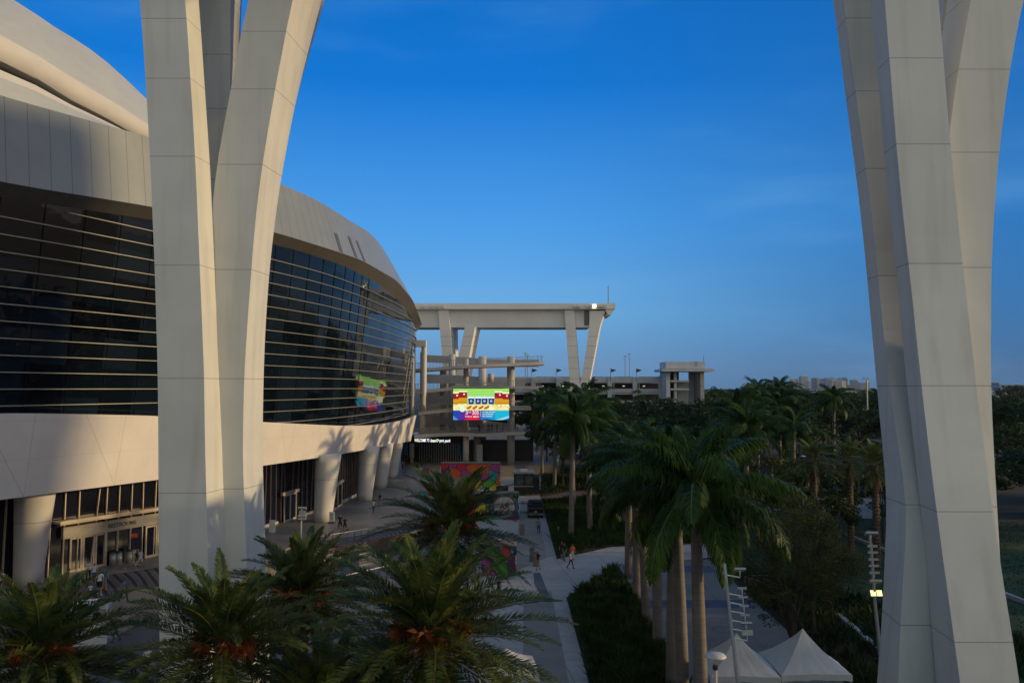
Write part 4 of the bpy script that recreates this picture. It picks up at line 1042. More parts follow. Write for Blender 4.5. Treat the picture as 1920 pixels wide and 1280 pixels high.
def date_palm(px, py, Y, label, group, crown, rz, sc=1.0, fr=6, base=None):
    c = at(px, py, Y); hgt = c.z
    z0 = 0.0
    t = thing('date_palm', label, 'palm', (c.x, c.y, z0), rz, group)
    k = round(hgt, 1)
    if k not in TM: TM[k] = trunk_mesh(k, 0.30, 0.26, TRK, 0.22, int(k*10))
    inst('trunk', TM[k], t)
    inst('crown', crown, t, (0,0,hgt), 0, sc)
    for q in range(fr):
        o = inst('fruit_cluster', FR[q % 3], t, (0,0,hgt+0.05), q*2*pi/fr+0.4*(q % 2), sc*(0.95+0.25*(q % 3)*0.5)); 
    return t
GP = 'date palms in the plaza foreground'
date_palm(806, 1200, 25.0, 'largest date palm, front and centre, with orange fruit stalks at its heart', GP, DC[0], 0.3, 0.92, 8)
date_palm(846, 994, 39.0, 'date palm behind the largest one, overlapping the painted containers', GP, DC[1], 1.2, 0.88, 6)
date_palm(566, 1125, 33.0, 'date palm between the left pylon and the largest palm', GP, DC[2], 2.2, 0.84, 6)
date_palm(418, 1222, 24.0, 'date palm in front of the left pylon base', GP, DC[1], 4.0, 0.74, 7)
date_palm(78, 1235, 24.0, 'date palm at the bottom left corner of the view', GP, DC[2], 0.9, 0.76, 7)
date_palm(600, 1375, 24.0, 'low date palm cut off by the bottom edge, left of the largest palm', GP, DC[0], 3.3, 0.80, 5)
0 and date_palm(215, 1352, 23.5, 'low date palm cut off by the bottom edge, near the left corner', GP, DC[1], 5.1, 0.80, 5)
# ---- royal palms
def royal_crown(seed, n=22, L_=5.5, npair=90, ll=1.05, lw=0.07):
    rng = np.random.default_rng(seed); Qs = []; ms = []
    for k in range(n):
        f = (k+0.5)/n; el = radians(84 - 118*f) + rng.normal(0, 0.07); az = k*2.39996 + rng.normal(0, 0.2)
        l = L_*rng.uniform(0.9, 1.08)*(0.75+0.25*min(1, f*3))
        for vv in (0.35, -0.15):
            Q, mi = frond(l, rng.uniform(1.15, 1.6), npair, ll, lw, az, el, rng, vv, 0.85, rng.normal(0, 0.05), 0.35)
            Qs.append(Q); ms.append(mi)
    return quads('crown', np.concatenate(Qs), [ROYL, STEM], np.concatenate(ms))
RCN = [royal_crown(31), royal_crown(32), royal_crown(33, 20)]
RCL = [royal_crown(34, 17, 5.4, 44, 1.05, 0.14), royal_crown(35, 16, 5.4, 44, 1.05, 0.14)]
shaft = MB(); shaft.rings([[(cos(a)*r, sin(a)*r, z) for a in [2*pi*j/14 for j in range(14)]] for z, r in ((-1.5,0.27),(-1.3,0.29),(-0.6,0.22),(0.0,0.14),(0.35,0.06))]); SHM = shaft.mesh('crownshaft', SHAFT, True)
RT = {}
def royal_palm(x, y, hc, label, group, crown, rz, sc=1.0, z0=0.0):
    t = thing('royal_palm', label, 'palm', (x, y, z0), rz, group); k = round(hc*2)/2
    if k not in RT:
        mb = MB(); Hh = k-1.45; rs = []
        for q in range(15):
            u = q/14; r = 0.29-0.03*u+0.05*math.exp(-u*9)-0.05*max(0, u-0.6)+0.03*math.exp(-((u-0.45)/0.22)**2); rs.append([(cos(a)*r, sin(a)*r, Hh*u) for a in [2*pi*j/18 for j in range(18)]])
        mb.rings(rs); RT[k] = mb.mesh('trunk', RTRK, True)
    t.rotation_euler = (0.028*math.sin(x*7+y), 0.028*math.cos(x*3+y*5), rz); sc = sc*(0.93+0.13*abs(math.sin(x*2+y)))
    inst('trunk', RT[k], t); inst('crownshaft', SHM, t, (0,0,k)); inst('crown', crown, t, (0,0,k), 0, sc)
    return t
GR = 'royal palms lining the path'
ROW = [(8.3,35.6,11.9),(8.45,40.0,11.8),(8.75,44.8,11.4),(9.3,52,11.0),(9.5,57.3,10.8),(9.8,63.8,10.4),(10.1,70.5,10.2)]
lab = ['nearest royal palm with the thickest trunk, drooping fronds over the path','second royal palm of the path row, just left of the nearest','third royal palm trunk of the path row from the front','fourth royal palm of the path row from the front','fifth royal palm of the path row from the front','sixth royal palm of the path row from the front','seventh royal palm of the path row, at its far end']
for i, (x, y, h_) in enumerate(ROW): royal_palm(x, y, h_, lab[i], GR, RCN[i % 3], 0.7+i*1.9, 0.9)
BK = [(6.5,89,14.2),(8.9,92,13.6),(9.9,104,14.6),(6.9,131,15.0),(8.6,112,15.2),(13.5,96,14.5),(16.5,108,14.0),(11.5,120,15.5),(21,118,13.5),(5.6,150,14.5),(15,140,15.0),(24,136,15.8)]
BK += [(27,92,13.2),(33,118,14.5),(40,134,15.5),(46,150,16.5),(55,165,17),(35,100,12.5),(60,150,15.5)]
lab2 = ['royal palm with a pale lit trunk standing alone beside the black pickup bed','royal palm right of the lone palm beside the pickup bed','royal palm behind the two palms in the shrub bed','slim royal palm far back by the food trailer','royal palm behind the far shrub bed, below the right far pylon','bright green royal palm right of the far shrub bed','dark royal palm in the middle of the tree belt','tall royal palm under the garage wall','royal palm right of the tall one under the garage','royal palm beside the right end of the ramps','royal palm in front of the garage columns','royal palm in front of the stair tower','royal palm at the near edge of the dark park, right of the path','royal palm rising left of the three tall dark palms','bushy royal palm just right of the stair tower','far royal palm on the horizon between the stair tower and the skyline','furthest royal palm below the left end of the skyline','shorter royal palm over the shaded park paving','royal palm among dark trees under the middle of the skyline']
for i, (x, y, h_) in enumerate(BK):
    if 1105 < 960+F*x/y < 1248: h_ = min(h_, 16.5-47*y/F-2.6)
    royal_palm(x, y, h_-1.2, lab2[i], 'royal palms beyond the shrub bed', RCL[i % 2] if y > 95 else RCN[i % 3], i*1.3, 0.95)
for i, (px, pt, pb_) in enumerate(((1444,742,845),(1462,735,842),(1473,730,850),(1648,722,800))):
    Y = 150 if i < 3 else 260; c = at(px, pt+18, Y)
    royal_palm(c.x, Y, c.z, ['leftmost of three tall dark palms beyond the park','middle one of three tall dark palms beyond the park','rightmost of three tall dark palms with an orange lit trunk','distant palm beside the left edge of the right pylon'][i], 'tall palms beyond the park', RCL[i % 2], i, 0.85)
for i, (px, py, Y) in enumerate(((1525,865,78),(1592,862,80),(1640,872,74))):
    c = at(px, py, Y); t = thing('date_palm', ['left date palm of three in the dark park','middle date palm of three in the dark park','right date palm of three in the dark park by the pylon'][i], 'palm', (c.x, c.y, 0), i, 'date palms in the park')
    k = round(c.z, 1); TM.setdefault(k, trunk_mesh(k, 0.3, 0.26, TRK, 0.2, i+50)); inst('trunk', TM[k], t); inst('crown', DCL[0], t, (0,0,k), 0, 0.8)
# ---- broadleaf trees
def blob_crown(seed, R_, Hc, ncl, nleaf, leaf, gap=0.15, low=0.25):
    rng = np.random.default_rng(seed); cs = []
    while len(cs) < ncl:
        v = rng.normal(0, 1, 3); v /= np.linalg.norm(v); 
        if v[2] < -low and rng.random() < 0.7: continue
        lump = 1+0.22*sin(3*atan2(v[1], v[0])+seed)+0.15*sin(5*v[2]+seed*2)
        rr_ = rng.uniform(0.45, 1.0)**0.5*lump
        cs.append(np.array([v[0]*R_, v[1]*R_, v[2]*Hc*0.5])*rr_)
    Q = []
    for c in cs:
        rad = rng.uniform(0.5, 1.0)*R_*0.26; n = int(nleaf*rng.uniform(0.6, 1.2))
        p = rng.normal(0, 1, (n, 3)); p /= np.linalg.norm(p, axis=1)[:,None]; p *= (rad*rng.uniform(0.3, 1.0, n)**0.5)[:,None]; p[:,2] *= 0.6
        d1 = rng.normal(0, 1, (n, 3)); d1[:,2] *= 0.5; d1 /= np.linalg.norm(d1, axis=1)[:,None]
        d2 = np.cross(d1, rng.normal(0, 1, (n, 3))); d2 /= np.linalg.norm(d2, axis=1)[:,None]
        s_ = (leaf*rng.uniform(0.6, 1.3, n))[:,None]; ctr = c+p
        Q.append(np.stack([ctr-d1*s_, ctr-d2*s_*0.45, ctr+d1*s_, ctr+d2*s_*0.45], 1))
    return np.concatenate(Q), cs
LM = [leafmat('leaf_dark', (0.013,0.032,0.011), (0.036,0.062,0.015), 0.55, 0.2, 0.35), leafmat('leaf_mid', (0.016,0.044,0.011), (0.048,0.09,0.018), 0.55, 0.25, 0.35), leafmat('leaf_olive', (0.035,0.05,0.011), (0.085,0.095,0.02), 0.55, 0.3, 0.35)]
BARK = mat('bark', (0.06,0.048,0.036), 0.9, 0.3, 3, bump=0.5, bscale=12)
TREES = []
for i, (R_, Hc, ncl, nl, leaf, m_, th) in enumerate(((4.6,6.5,70,90,0.22,0,4.5),(4.0,7.5,64,90,0.22,1,5.0),(5.4,6.0,80,85,0.24,0,4.0),(3.2,5.0,46,70,0.17,2,3.0),(2.6,6.0,120,90,0.075,2,2.5))):
    Q, cs = blob_crown(60+i, R_, Hc, ncl, nl, leaf)
    cm = quads('crown', Q+np.array([0,0,th+Hc*0.42]), LM[m_])
    mb = MB(); top = th+Hc*0.3
    mb.tube([(0,0,0),(0.05,0.03,th*0.5),(0.12,-0.05,th),(0.1,0,top)], [0.26*R_/4.5,0.2*R_/4.5,0.15*R_/4.5,0.07*R_/4.5], 8)
    for c in cs[::6]: mb.tube([(0.08,0,th*0.8),(c[0]*0.4,c[1]*0.4,th+Hc*0.42+c[2]*0.3-0.3),(c[0]*0.9,c[1]*0.9,th+Hc*0.42+c[2]*0.9)], [0.09,0.06,0.025], 5)
    TREES.append((cm, mb.mesh('trunk', BARK), th+Hc*0.92))
def tree(x, y, k, hgt, label, group, rz=0.0, name='broadleaf_tree'):
    cm, tm, hh = TREES[k]; t = thing(name, label, 'tree', (x, y, 0), rz, group, hgt/hh)
    inst('crown', cm, t); inst('trunk', tm, t); return t
tr_ = random.Random(12)
GB = 'dark broadleaf trees of the park'
def topz(px, py, Y): return at(px, py, Y).z
n_t = 0
# belt behind the royal palms, in front of the garage and along the horizon
for row, (Y, x0, x1, step, ytop) in enumerate(((104,62,120,8.0,800),(118,16,120,7.0,792),(136,9,100,7.5,770),(160,8,130,8.0,756),(190,8,150,8.5,748),(225,46,190,10,742),(262,30,230,12,738),(300,20,270,14,735))):
    x = x0
    while x < x1:
        xx = x+tr_.uniform(-1.5,1.5); yy = Y+tr_.uniform(-7,7); px = 960+F*xx/yy
        pyt = ytop+tr_.uniform(-7,10)
        if px > 1500 and Y < 150: pyt += 35
        z = topz(px, pyt, yy)
        if not (1255 < px < 1345 and 190 < Y < 240) and not (30 < xx < 66 and 100 < yy < 128) :
            tree(xx, yy, tr_.choice((0,1,2,0,1)), max(5, z), 'dark leafy tree merging into the belt of park trees', GB, tr_.uniform(0,6.3)); n_t += 1
        x += step*tr_.uniform(0.8,1.2)
# park trees on the right and beyond the frame (they also shade the plaza)
for (x, y, k, hgt, lb) in ((24.5,92,0,7.5,''),(30,88,1,7.6,''),(27,99,2,7.2,''),(36,94,0,7.0,''),(42,92,1,7.5,''),(47,98,2,8.0,''),(54,94,0,8.5,''),(60,88,1,9,''),(66,96,2,9.5,''),(74,84,0,9,''),(52,108,1,8,''),(70,106,0,9.5,''),(82,98,1,10,''),
    (50,46,2,10,''),(58,52,0,11,''),(66,60,1,11,''),(75,66,2,11,''),(62,72,0,10,''),(86,76,0,11.5,''),(92,60,1,12,''),(70,44,0,12,''),(84,46,2,12,''),(56,34,1,11.5,''),(68,28,0,12,''),(50,22,2,11,''),(62,12,1,12,''),(48,6,0,11,''),(96,34,1,13,''),(98,90,2,12,''),(108,74,0,12,''),(110,50,1,13,''),(40,110,0,7,''),(21,78,0,7.0,''),(25,82,1,7.5,''),(29,76,0,6.5,''),(34,84,1,7.6,''),(24,70,0,6.2,''),(39,86,0,7.5,''),(45,90,1,8,''),(50,100,0,9,''),(22,112,1,9,''),(28,114,0,9.5,''),(18,103,0,7.5,''),(14,88,1,6.5,'')):
    tree(x+tr_.uniform(-1,1), y+tr_.uniform(-1,1), k, hgt, 'dark rounded tree standing in the shaded park', 'trees round the park lawn', tr_.uniform(0,6.3))
for (px, pt, Y, k, lb) in ((1522,960,54,4,'airy yellow green tree with tiny leaves left of the lawn floodlight mast'),(1556,1020,58,4,'second airy yellow green tree, just left of the lawn floodlight mast'),(1492,925,62,4,'airy light green tree behind the drooping royal palm fronds'),(1446,850,96,3,'reddish brown tipped tree beyond the royal palm crowns'),(1478,1010,47,4,'airy tree nearest the tents, right of the royal palm')):
    z = topz(px, pt, Y); x = Xof(px, Y, z); tree(x, Y, k, z, lb, 'light trees in the park', tr_.uniform(0,6), 'light_tree')
# far canopy as one mass
rng = np.random.default_rng(5); n = 90000
yy = 300*np.exp(rng.uniform(0, 1, n)*np.log(2600/300)); xx = rng.uniform(-0.05, 0.85, n)*yy
hh = 6.5+3.5*np.sin(xx*0.11+3*np.sin(yy*0.03))*np.sin(yy*0.09)+rng.uniform(-1.5,1.8,n)+2.5*(rng.random(n) > 0.97)
ctr = np.stack([xx, yy, hh], 1); d1 = rng.normal(0,1,(n,3)); d1 /= np.linalg.norm(d1,axis=1)[:,None]; d2 = np.cross(d1, rng.normal(0,1,(n,3))); d2 /= np.linalg.norm(d2,axis=1)[:,None]
s_ = (0.9+yy/900)[:,None]
Q = np.stack([ctr-d1*s_*1.3, ctr-d2*s_, ctr+d1*s_*1.3, ctr+d2*s_], 1)
o = inst('far_woodland', quads('far_woodland', Q, LM[0])); tag(o, 'dark wooded suburb running to the horizon', 'woodland', None, 'stuff')
# low planting in the beds
def inpoly(x, y, P):
    c = np.zeros(len(x), bool); j = len(P)-1
    for i in range(len(P)):
        a, b_ = P[i], P[j]; c ^= ((a[1] > y) != (b_[1] > y)) & (x < (b_[0]-a[0])*(y-a[1])/(b_[1]-a[1]+1e-12)+a[0]); j = i
    return c
def groundcover(poly, n, hgt, name, label, m, w_=0.03, seed=1, clump=True):
    rng = np.random.default_rng(seed); P = np.array(poly); x = rng.uniform(P[:,0].min(), P[:,0].max(), n*3); y = rng.uniform(P[:,1].min(), P[:,1].max(), n*3)
    k = inpoly(x, y, poly); x = x[k][:n]; y = y[k][:n]; nn_ = len(x)
    dens = np.sin(x*1.9+np.sin(y*1.3)*1.5)*np.sin(y*1.7+np.sin(x*2.3))
    keep = dens > -0.45+rng.uniform(-.3,.3,nn_); x = x[keep]; y = y[keep]; dens = dens[keep]; nn_ = len(x)
    h_ = hgt*(0.55+0.5*np.clip(dens+0.4,0,1.3))*rng.uniform(0.6,1.25,nn_)
    b_ = np.stack([x, y, np.zeros(nn_)], 1); lean = rng.normal(0, 0.38, (nn_, 2))
    tip = b_+np.stack([lean[:,0]*h_, lean[:,1]*h_, h_], 1); mid = (b_+tip)/2+np.array([0,0,.08])
    a = rng.uniform(0, pi, nn_); W = np.stack([np.cos(a), np.sin(a), np.zeros(nn_)], 1)*w_
    o = inst(name, quads(name, np.stack([b_, mid-W, tip, mid+W], 1), m)); return tag(o, label, 'shrubs', None, 'stuff')
groundcover(BED[0], 42000, 0.75, 'shrub_planting', 'low dark shrubs filling the bed between the walkway and palm trunks', LM[1], 0.045, 2)
groundcover(BED[1], 36000, 0.8, 'shrub_planting', 'green shrub bed round the lone palm trunks beyond the paving', LM[1], 0.06, 3)
groundcover(BED[2], 22000, 0.9, 'shrub_planting', 'dark shrubs between the paved path and the lawn', LM[0], 0.05, 4)
groundcover(BED[3], 12000, 0.8, 'shrub_planting', 'dark shrubs by the far end of the walkway', LM[0], 0.08, 5)
groundcover([(22.5,45),(42,30),(70,30),(80,97),(30,103),(23,96)], 60000, 0.10, 'grass', 'short dark grass of the park lawn', LM[1], 0.05, 6)
# ------------------------------------------------------------ painted containers, truck, trailer
def painted(name, seed, sc_=0.55, pal=None):
    m = bpy.data.materials.new(name); m.use_nodes = True; N = m.node_tree.nodes; L = m.node_tree.links; b = N['Principled BSDF']
    b.inputs['Roughness'].default_value = 0.55
    tc = N.new('ShaderNodeTexCoord'); mp = N.new('ShaderNodeMapping'); mp.inputs['Location'].default_value = (seed*3.1, seed*1.7, seed*0.9)
    L.new(tc.outputs['Object'], mp.inputs[0])
    no = N.new('ShaderNodeTexNoise'); no.inputs['Scale'].default_value = 0.7; L.new(mp.outputs[0], no.inputs[0])
    va = N.new('ShaderNodeMix'); va.data_type = 'RGBA'; va.inputs[0].default_value = 0.55; va.blend_type = 'ADD'
    L.new(mp.outputs[0], va.inputs[6]); L.new(no.outputs['Color'], va.inputs[7])
    vo = N.new('ShaderNodeTexVoronoi'); vo.inputs['Scale'].default_value = sc_; L.new(va.outputs[2], vo.inputs['Vector'])
    se = N.new('ShaderNodeSeparateXYZ'); L.new(vo.outputs['Color'], se.inputs[0])
    rp = N.new('ShaderNodeValToRGB'); rp.color_ramp.interpolation = 'CONSTANT'; e = rp.color_ramp.elements
    pal = pal or [(.45,.02,.05),(.02,.15,.35),(.60,.10,.02),(.02,.25,.25),(.45,.38,.04),(.10,.02,.10),(.30,.05,.22),(.05,.25,.04),(.015,.015,.02)]
    for i, c in enumerate(pal):
        c = tuple(min(.7, v*1.35) for v in c)
        k = e[i] if i < 2 else e.new(i/len(pal)); k.position = i/len(pal); k.color = (*c, 1)
    L.new(se.outputs[0], rp.inputs[0])
    # outlines between the painted shapes
    v2 = N.new('ShaderNodeTexVoronoi'); v2.feature = 'DISTANCE_TO_EDGE'; v2.inputs['Scale'].default_value = sc_; L.new(va.outputs[2], v2.inputs['Vector'])
    lt = N.new('ShaderNodeMath'); lt.operation = 'LESS_THAN'; lt.inputs[1].default_value = 0.02; L.new(v2.outputs['Distance'], lt.inputs[0])
    mx = N.new('ShaderNodeMix'); mx.data_type = 'RGBA'; mx.inputs[7].default_value = (0.01,0.01,0.012,1); L.new(lt.outputs[0], mx.inputs[0]); L.new(rp.outputs[0], mx.inputs[6])
    L.new(mx.outputs[2], b.inputs['Base Color']); return m
BUSY = [(.5,.05,.04),(.02,.2,.35),(.5,.35,.3),(.01,.01,.02),(.45,.3,.05),(.3,.5,.45),(.6,.1,.02),(.01,.01,.02)]
def container(pfr, zt_px, w_, dpt, z0, label, seed, disc=False, ang=0.0):
    """pfr: front right bottom corner point, w_: length to the left, dpt: depth"""
    hgt = zt_px; t = thing('painted_container', label, 'container', (pfr.x, pfr.y, z0), ang, 'painted containers on the plaza')
    M1 = painted('mural_paint', seed, 0.62); M2 = painted('mural_paint_side', seed+5, 1.3, BUSY)
    def corr(P0, P1, name, m, n_):
        mb = MB(); P0 = Vector(P0); P1 = Vector(P1); d = P1-P0; nrm = Vector((d.y, -d.x, 0)).normalized(); step = 1/n_; prev = None
        pts = []
        for k in range(n_):
            for f, o_ in ((0,0),(.35,0),(.5,-.05),(.85,-.05)): pts.append(P0+d*(k+f)/n_+nrm*o_)
        pts.append(P1)
        for a, b_ in zip(pts, pts[1:]): mb.face([(a.x,a.y,.12),(b_.x,b_.y,.12),(b_.x,b_.y,hgt-.12),(a.x,a.y,hgt-.12)])
        return mb.build(name, m, t)
    corr((-w_,0,0), (0,0,0), 'front_panel', M1, int(w_/0.42)); corr((0,0,0), (0,dpt,0), 'side_panel', M2, int(dpt/0.42))
    corr((0,dpt,0), (-w_,dpt,0), 'rear_panel', M1, int(w_/0.42)); corr((-w_,dpt,0), (-w_,0,0), 'side_panel', M2, int(dpt/0.42))
    mb = MB(); mb.box(-w_+.05, -.05, .05, dpt-.05, hgt-.118, hgt); mb.build('roof', mat('dusty_roof', (0.22,0.16,0.13), 0.85, 0.15, 0.8, stain=0.3), t)
    for (x0,x1,y0,y1) in ((-w_-.06,.06,-.06,.04),(-w_-.06,.06,dpt-.04,dpt+.06)):
        for z_ in (0.0, hgt-.11): mb = MB(); mb.box(x0,x1,y0,y1,z_,z_+.115); mb.build('edge_rail', M1 if z_ == 0 else mat('dusty_edge', (0.20,0.12,0.09), 0.8), t)
    for x0 in (-w_-.07, -.03):
        for y0 in (-.07, dpt-.03): mb = MB(); mb.box(x0, x0+.1, y0, y0+.1, .116, hgt-.113); mb.build('corner_post', M2, t)
    if disc:
        c = (-1.75, hgt*0.50); 
        def ring(r0, r1, c_, y, name):
            mb = MB(); n = 48
            for k in range(n):
                a0 = 2*pi*k/n; a1 = 2*pi*(k+1)/n
                if r0 == 0: mb.face([(c[0],y,c[1]),(c[0]+cos(a0)*r1,y,c[1]+sin(a0)*r1),(c[0]+cos(a1)*r1,y,c[1]+sin(a1)*r1)])
                else: mb.face([(c[0]+cos(a0)*r0,y,c[1]+sin(a0)*r0),(c[0]+cos(a0)*r1,y,c[1]+sin(a0)*r1),(c[0]+cos(a1)*r1,y,c[1]+sin(a1)*r1),(c[0]+cos(a1)*r0,y,c[1]+sin(a1)*r0)])
            return mb.build(name, c_, t)
        ring(0, 1.5, mat('mural_white', (0.42,0.42,0.42), 0.7, 0.2, 3), -0.075, 'painted_disc'); ring(1.3, 1.48, mat('mural_maroon', (0.22,0.02,0.05), 0.7), -0.08, 'painted_ring')
        ring(0, 0.62, MATS['mural_white'], -0.082, 'painted_disc')
        me = text_mesh('AR', 0.95, 0.0, MATS['mural_maroon'], 0.03); o = inst('monogram', me, t, (c[0]+.05, -0.088, c[1])); o.rotation_euler = (radians(90), 0, 0)
    return t
YC = 99.0
p = at(953, 972, YC); q = at(953, 920, YC)
def topat(px, py, Y): return at(px, py, Y).z
cz0 = 0.0
p2 = gz(972, 974, 0.0)
container(p2, topat(972, 925, p2.y)-0.0, 9.0, 2.6, 0.0, 'nearer mural container with a round white emblem, beside the black pickup', 1, True)
p3 = gz(937, 918, 0.0); container(p3, topat(937, 868, p3.y), 9.6, 2.6, 0.0, 'farther mural container in red, blue and orange, beyond the emblem one', 2)
p4 = gz(967, 1078, 0.0); container(p4, 2.6, 3.0, 2.4, 0.0, 'third mural container, mostly hidden behind the middle palm fronds', 8)
p5 = gz(868, 958, 0.0); container(p5, 2.6, 6.0, 2.4, 0.0, 'small dark mural container behind the palm crown, left of the other two', 4)
# pickup
def pickup(loc, rz):
    t = thing('pickup_truck', 'black pickup truck parked tail towards us beside the emblem container', 'pickup', loc, rz)
    BK_ = BLKP; prof = [(-2.8,0.5),(-2.85,1.1),(-2.8,1.25),(-1.0,1.27),(-0.9,1.8),(-0.6,1.92),(0.7,1.92),(1.35,1.3),(2.6,1.15),(2.8,0.95),(2.8,0.5)]
    mb = MB(); mb.rings([[(p_[0]*s_, y*(1 if p_[1] < 1.4 else .84), p_[1]) for p_ in prof] for y, s_ in ((-1,.97),(-.93,1),(.93,1),(1,.97))]); mb.build('body', BK_, t)
    mb = MB(); mb.face([(-.97,-.7,1.36),(-.97,.7,1.36),(-.925,.66,1.75),(-.925,-.66,1.75)][::-1]); mb.build('rear_window', CGL, t)
    for s_ in (-1, 1):
        mb = MB(); mb.face([(-.85,s_*.9,1.36),(1.1,s_*.9,1.36),(.6,s_*.86,1.8),(-.6,s_*.86,1.8)]); mb.build('side_window', CGL, t)
        mb = MB(); mb.box(-2.87,-2.82, s_*.93-.07, s_*.93+.07, .95, 1.25); mb.build('tail_light', mat('tail_red', (0.25,0.01,0.01), 0.3), t)
        for x in (-1.8, 1.8): mb = MB(); mb.tube([(x, s_*.85-.13, .42),(x, s_*.85+.13, .42)], .42, 16); mb.build('wheel', TYRE, t)
    mb = MB(); mb.box(-2.98,-2.86,-.95,.95,.5,.68); mb.build('bumper', mat('chrome', (0.45,0.45,0.47), 0.2, 0.05, metal=0.8), t)
    mb = MB(); mb.box(-2.88,-2.855,-.17,.17,.8,.93); mb.build('number_plate', mat('plate_white', (0.4,0.4,0.4), 0.5), t)
BLKP = mat('pickup_black', (0.008,0.008,0.009), 0.5, 0.05, spec=0.25)
p = gz(1003, 972, 0); pickup((p.x+0.1, p.y+2.9, 0.0), radians(90))
# food trailer
p = gz(982, 930, 0); t = thing('food_trailer', 'black food trailer with a white roof and two serving windows', 'trailer', (p.x, p.y, 0))
z1 = topat(982, 888, p.y)
mb = MB(); mb.box(-1.5, 1.55, 0, 5.5, 0.5, z1); mb.build('body', CARP[0], t)
mb = MB(); mb.box(-1.6, 1.65, -.1, 5.6, z1+.002, z1+.22); mb.build('roof', mat('trailer_roof', (0.30,0.30,0.29), 0.7, 0.15, 1.5, stain=0.5), t)
for x0 in (-1.2, .2): mb = MB(); mb.box(x0, x0+1.15, -.05, -.003, z1-1.7, z1-.3); mb.build('window', mat('trailer_window', (0.06,0.08,0.08), 0.1, 0.5, 1.0), t)
mb = MB(); mb.box(-1.45, 1.5, -.5, -.06, z1-1.9, z1-1.82); mb.build('counter', GREYMET, t)
mb = MB(); mb.box(1.56, 2.4, .6, 4.5, 0.3, z1-.6); mb.build('side_unit', CARP[0], t)
mb = MB(); mb.box(-.5,.6,1.5,2.6,z1+.222,z1+.5); mb.build('roof_vent', WMET, t)
for x0 in (-1.1, 1.1):
    mb = MB(); mb.tube([(x0-.12,2,.4),(x0+.12,2,.4)], .4, 14); mb.build('wheel', TYRE, t)
p = gz(941, 925, 0); mb = MB(); mb.box(p.x-.9, p.x+1.0, p.y+.2, p.y+1.1, 0, 1.1); mb.box(p.x-.9, p.x+1.0, p.y+.18, p.y+.2-.003, .9, 1.16)
tag(mb.build('serving_cart', CARP[0]), 'low black cart left of the food trailer', 'cart')
# patio umbrella closed, concrete bollards, bins, sign
for (px, pb, pt, w_, lab, m_) in ((979,1003,984,9,'squat brown concrete pillar at the left kerb of the walkway', mat('brown_concrete',(0.16,0.13,0.12),0.85,0.1)),(997.5,1053,1028,8.5,'dark grey concrete pillar left of the man in khaki trousers', mat('grey_pillar',(0.13,0.13,0.125),0.85,0.25,2.0))):
    p = gz(px, pb, 0); z = topat(px, pt, p.y); hw = w_/2/F*p.y; mb = MB(); mb.box(p.x-hw, p.x+hw, p.y, p.y+2*hw, 0, z); mb.box(p.x-hw*1.06, p.x+hw*1.06, p.y-.03, p.y+2*hw+.03, z+.002, z+.06); tag(mb.build('stone_pillar', m_), lab, 'pillar')
p = gz(1005.5, 1062, 0); mb = MB(); mb.rings([[(p.x+cos(a)*r, p.y+.3+sin(a)*r, z) for a in [2*pi*j/16 for j in range(16)]] for z, r in ((0,.26),(.1,.30),(1.0,.31),(1.15,.22),(1.35,.27),(1.42,.18))])
tag(mb.build('litter_bin', mat('bin_grey',(0.20,0.22,0.22),0.6), smooth=False), 'pale grey waste bin between the dark pillar and the man in khaki trousers', 'bin')
p = gz(1047, 1008, 0); 
for (px, pb, pt, lab) in ((1047,1004,987,'slim pale bollard in the shrubs by the lone palm'),(1052,1005,990,None)):
    if lab is None: continue
    p = gz(px, pb, 0); mb = MB(); mb.tube([(p.x,p.y,0),(p.x,p.y,topat(px,pt,p.y))], .09, 8); tag(mb.build('bollard', mat('bin_grey',(0.2,.2,.2))), lab, 'bollard')
for k, (px, pb, lab) in enumerate(((211,1059,'left of three round bins by the doors'),(222.5,1057,'middle of three round bins by the doors'),(242,1054.5,'right of three round bins by the doors, warm lit'))):
    p = gz(px, pb, 2.0); t = thing('litter_bin', lab, 'bin', (p.x, p.y, 2.0), 0, 'round metal bins by the doors')
    mb = MB(); mb.tube([(0,0,0),(0,0,.95)], .27, 16); mb.build('drum', GREYMET, t, True); mb = MB(); mb.rings([[(cos(a)*r, sin(a)*r, z) for a in [2*pi*j/16 for j in range(16)]] for z, r in ((.953,.28),(1.05,.25),(1.1,.12))]); mb.build('lid', DARKMET, t)
p = gz(622, 980, 2.0); t = thing('sign_board', 'white A-frame sign standing right of a big round column', 'sign', (p.x, p.y, 2.0)); hz = topat(622,959,p.y)-2
mb = MB(); mb.box(-.28,.28,-.05,.05,.15,hz); mb.build('panel', mat('sign_white',(0.6,0.62,0.63),0.5), t)
for k in range(5): mb = MB(); mb.box(-.2+.0*k,.2-.06*(k%2),-.06,-.053,hz-.25-.15*k,hz-.20-.15*k); mb.build('text_line', DARKMET, t)
mb = MB(); mb.box(-.35,.35,-.25,.25,0,.14); mb.build('base', DARKMET, t)
p = gz(510, 997, 2.0); mb = MB(); mb.box(p.x-.3,p.x+.3,p.y,p.y+.08,2.05,3.2); mb.box(p.x-.32,p.x+.32,p.y-.1,p.y+.18,2.0,2.045); tag(mb.build('notice_board', MATS['sign_white']), 'white notice board half hidden by palm tips near the left pylon', 'sign')
mb = MB(); p = at(208, 1000, 66.2)
t = thing('door_poster', 'dark poster with an orange badge on the glass by the doors', 'poster', tuple(gz(253,1049,2.0)+Vector((0,-.25,.9))), 0.5)
mb = MB(); mb.box(-.55,.55,-.03,0,0,1.7); mb.build('panel', mat('poster_navy',(0.02,0.02,0.05),0.4), t); mb = MB(); mb.box(-.3,.25,-.04,-.032,1.0,1.35); mb.build('badge', mat('poster_orange',(0.5,0.08,0.02),0.5), t)

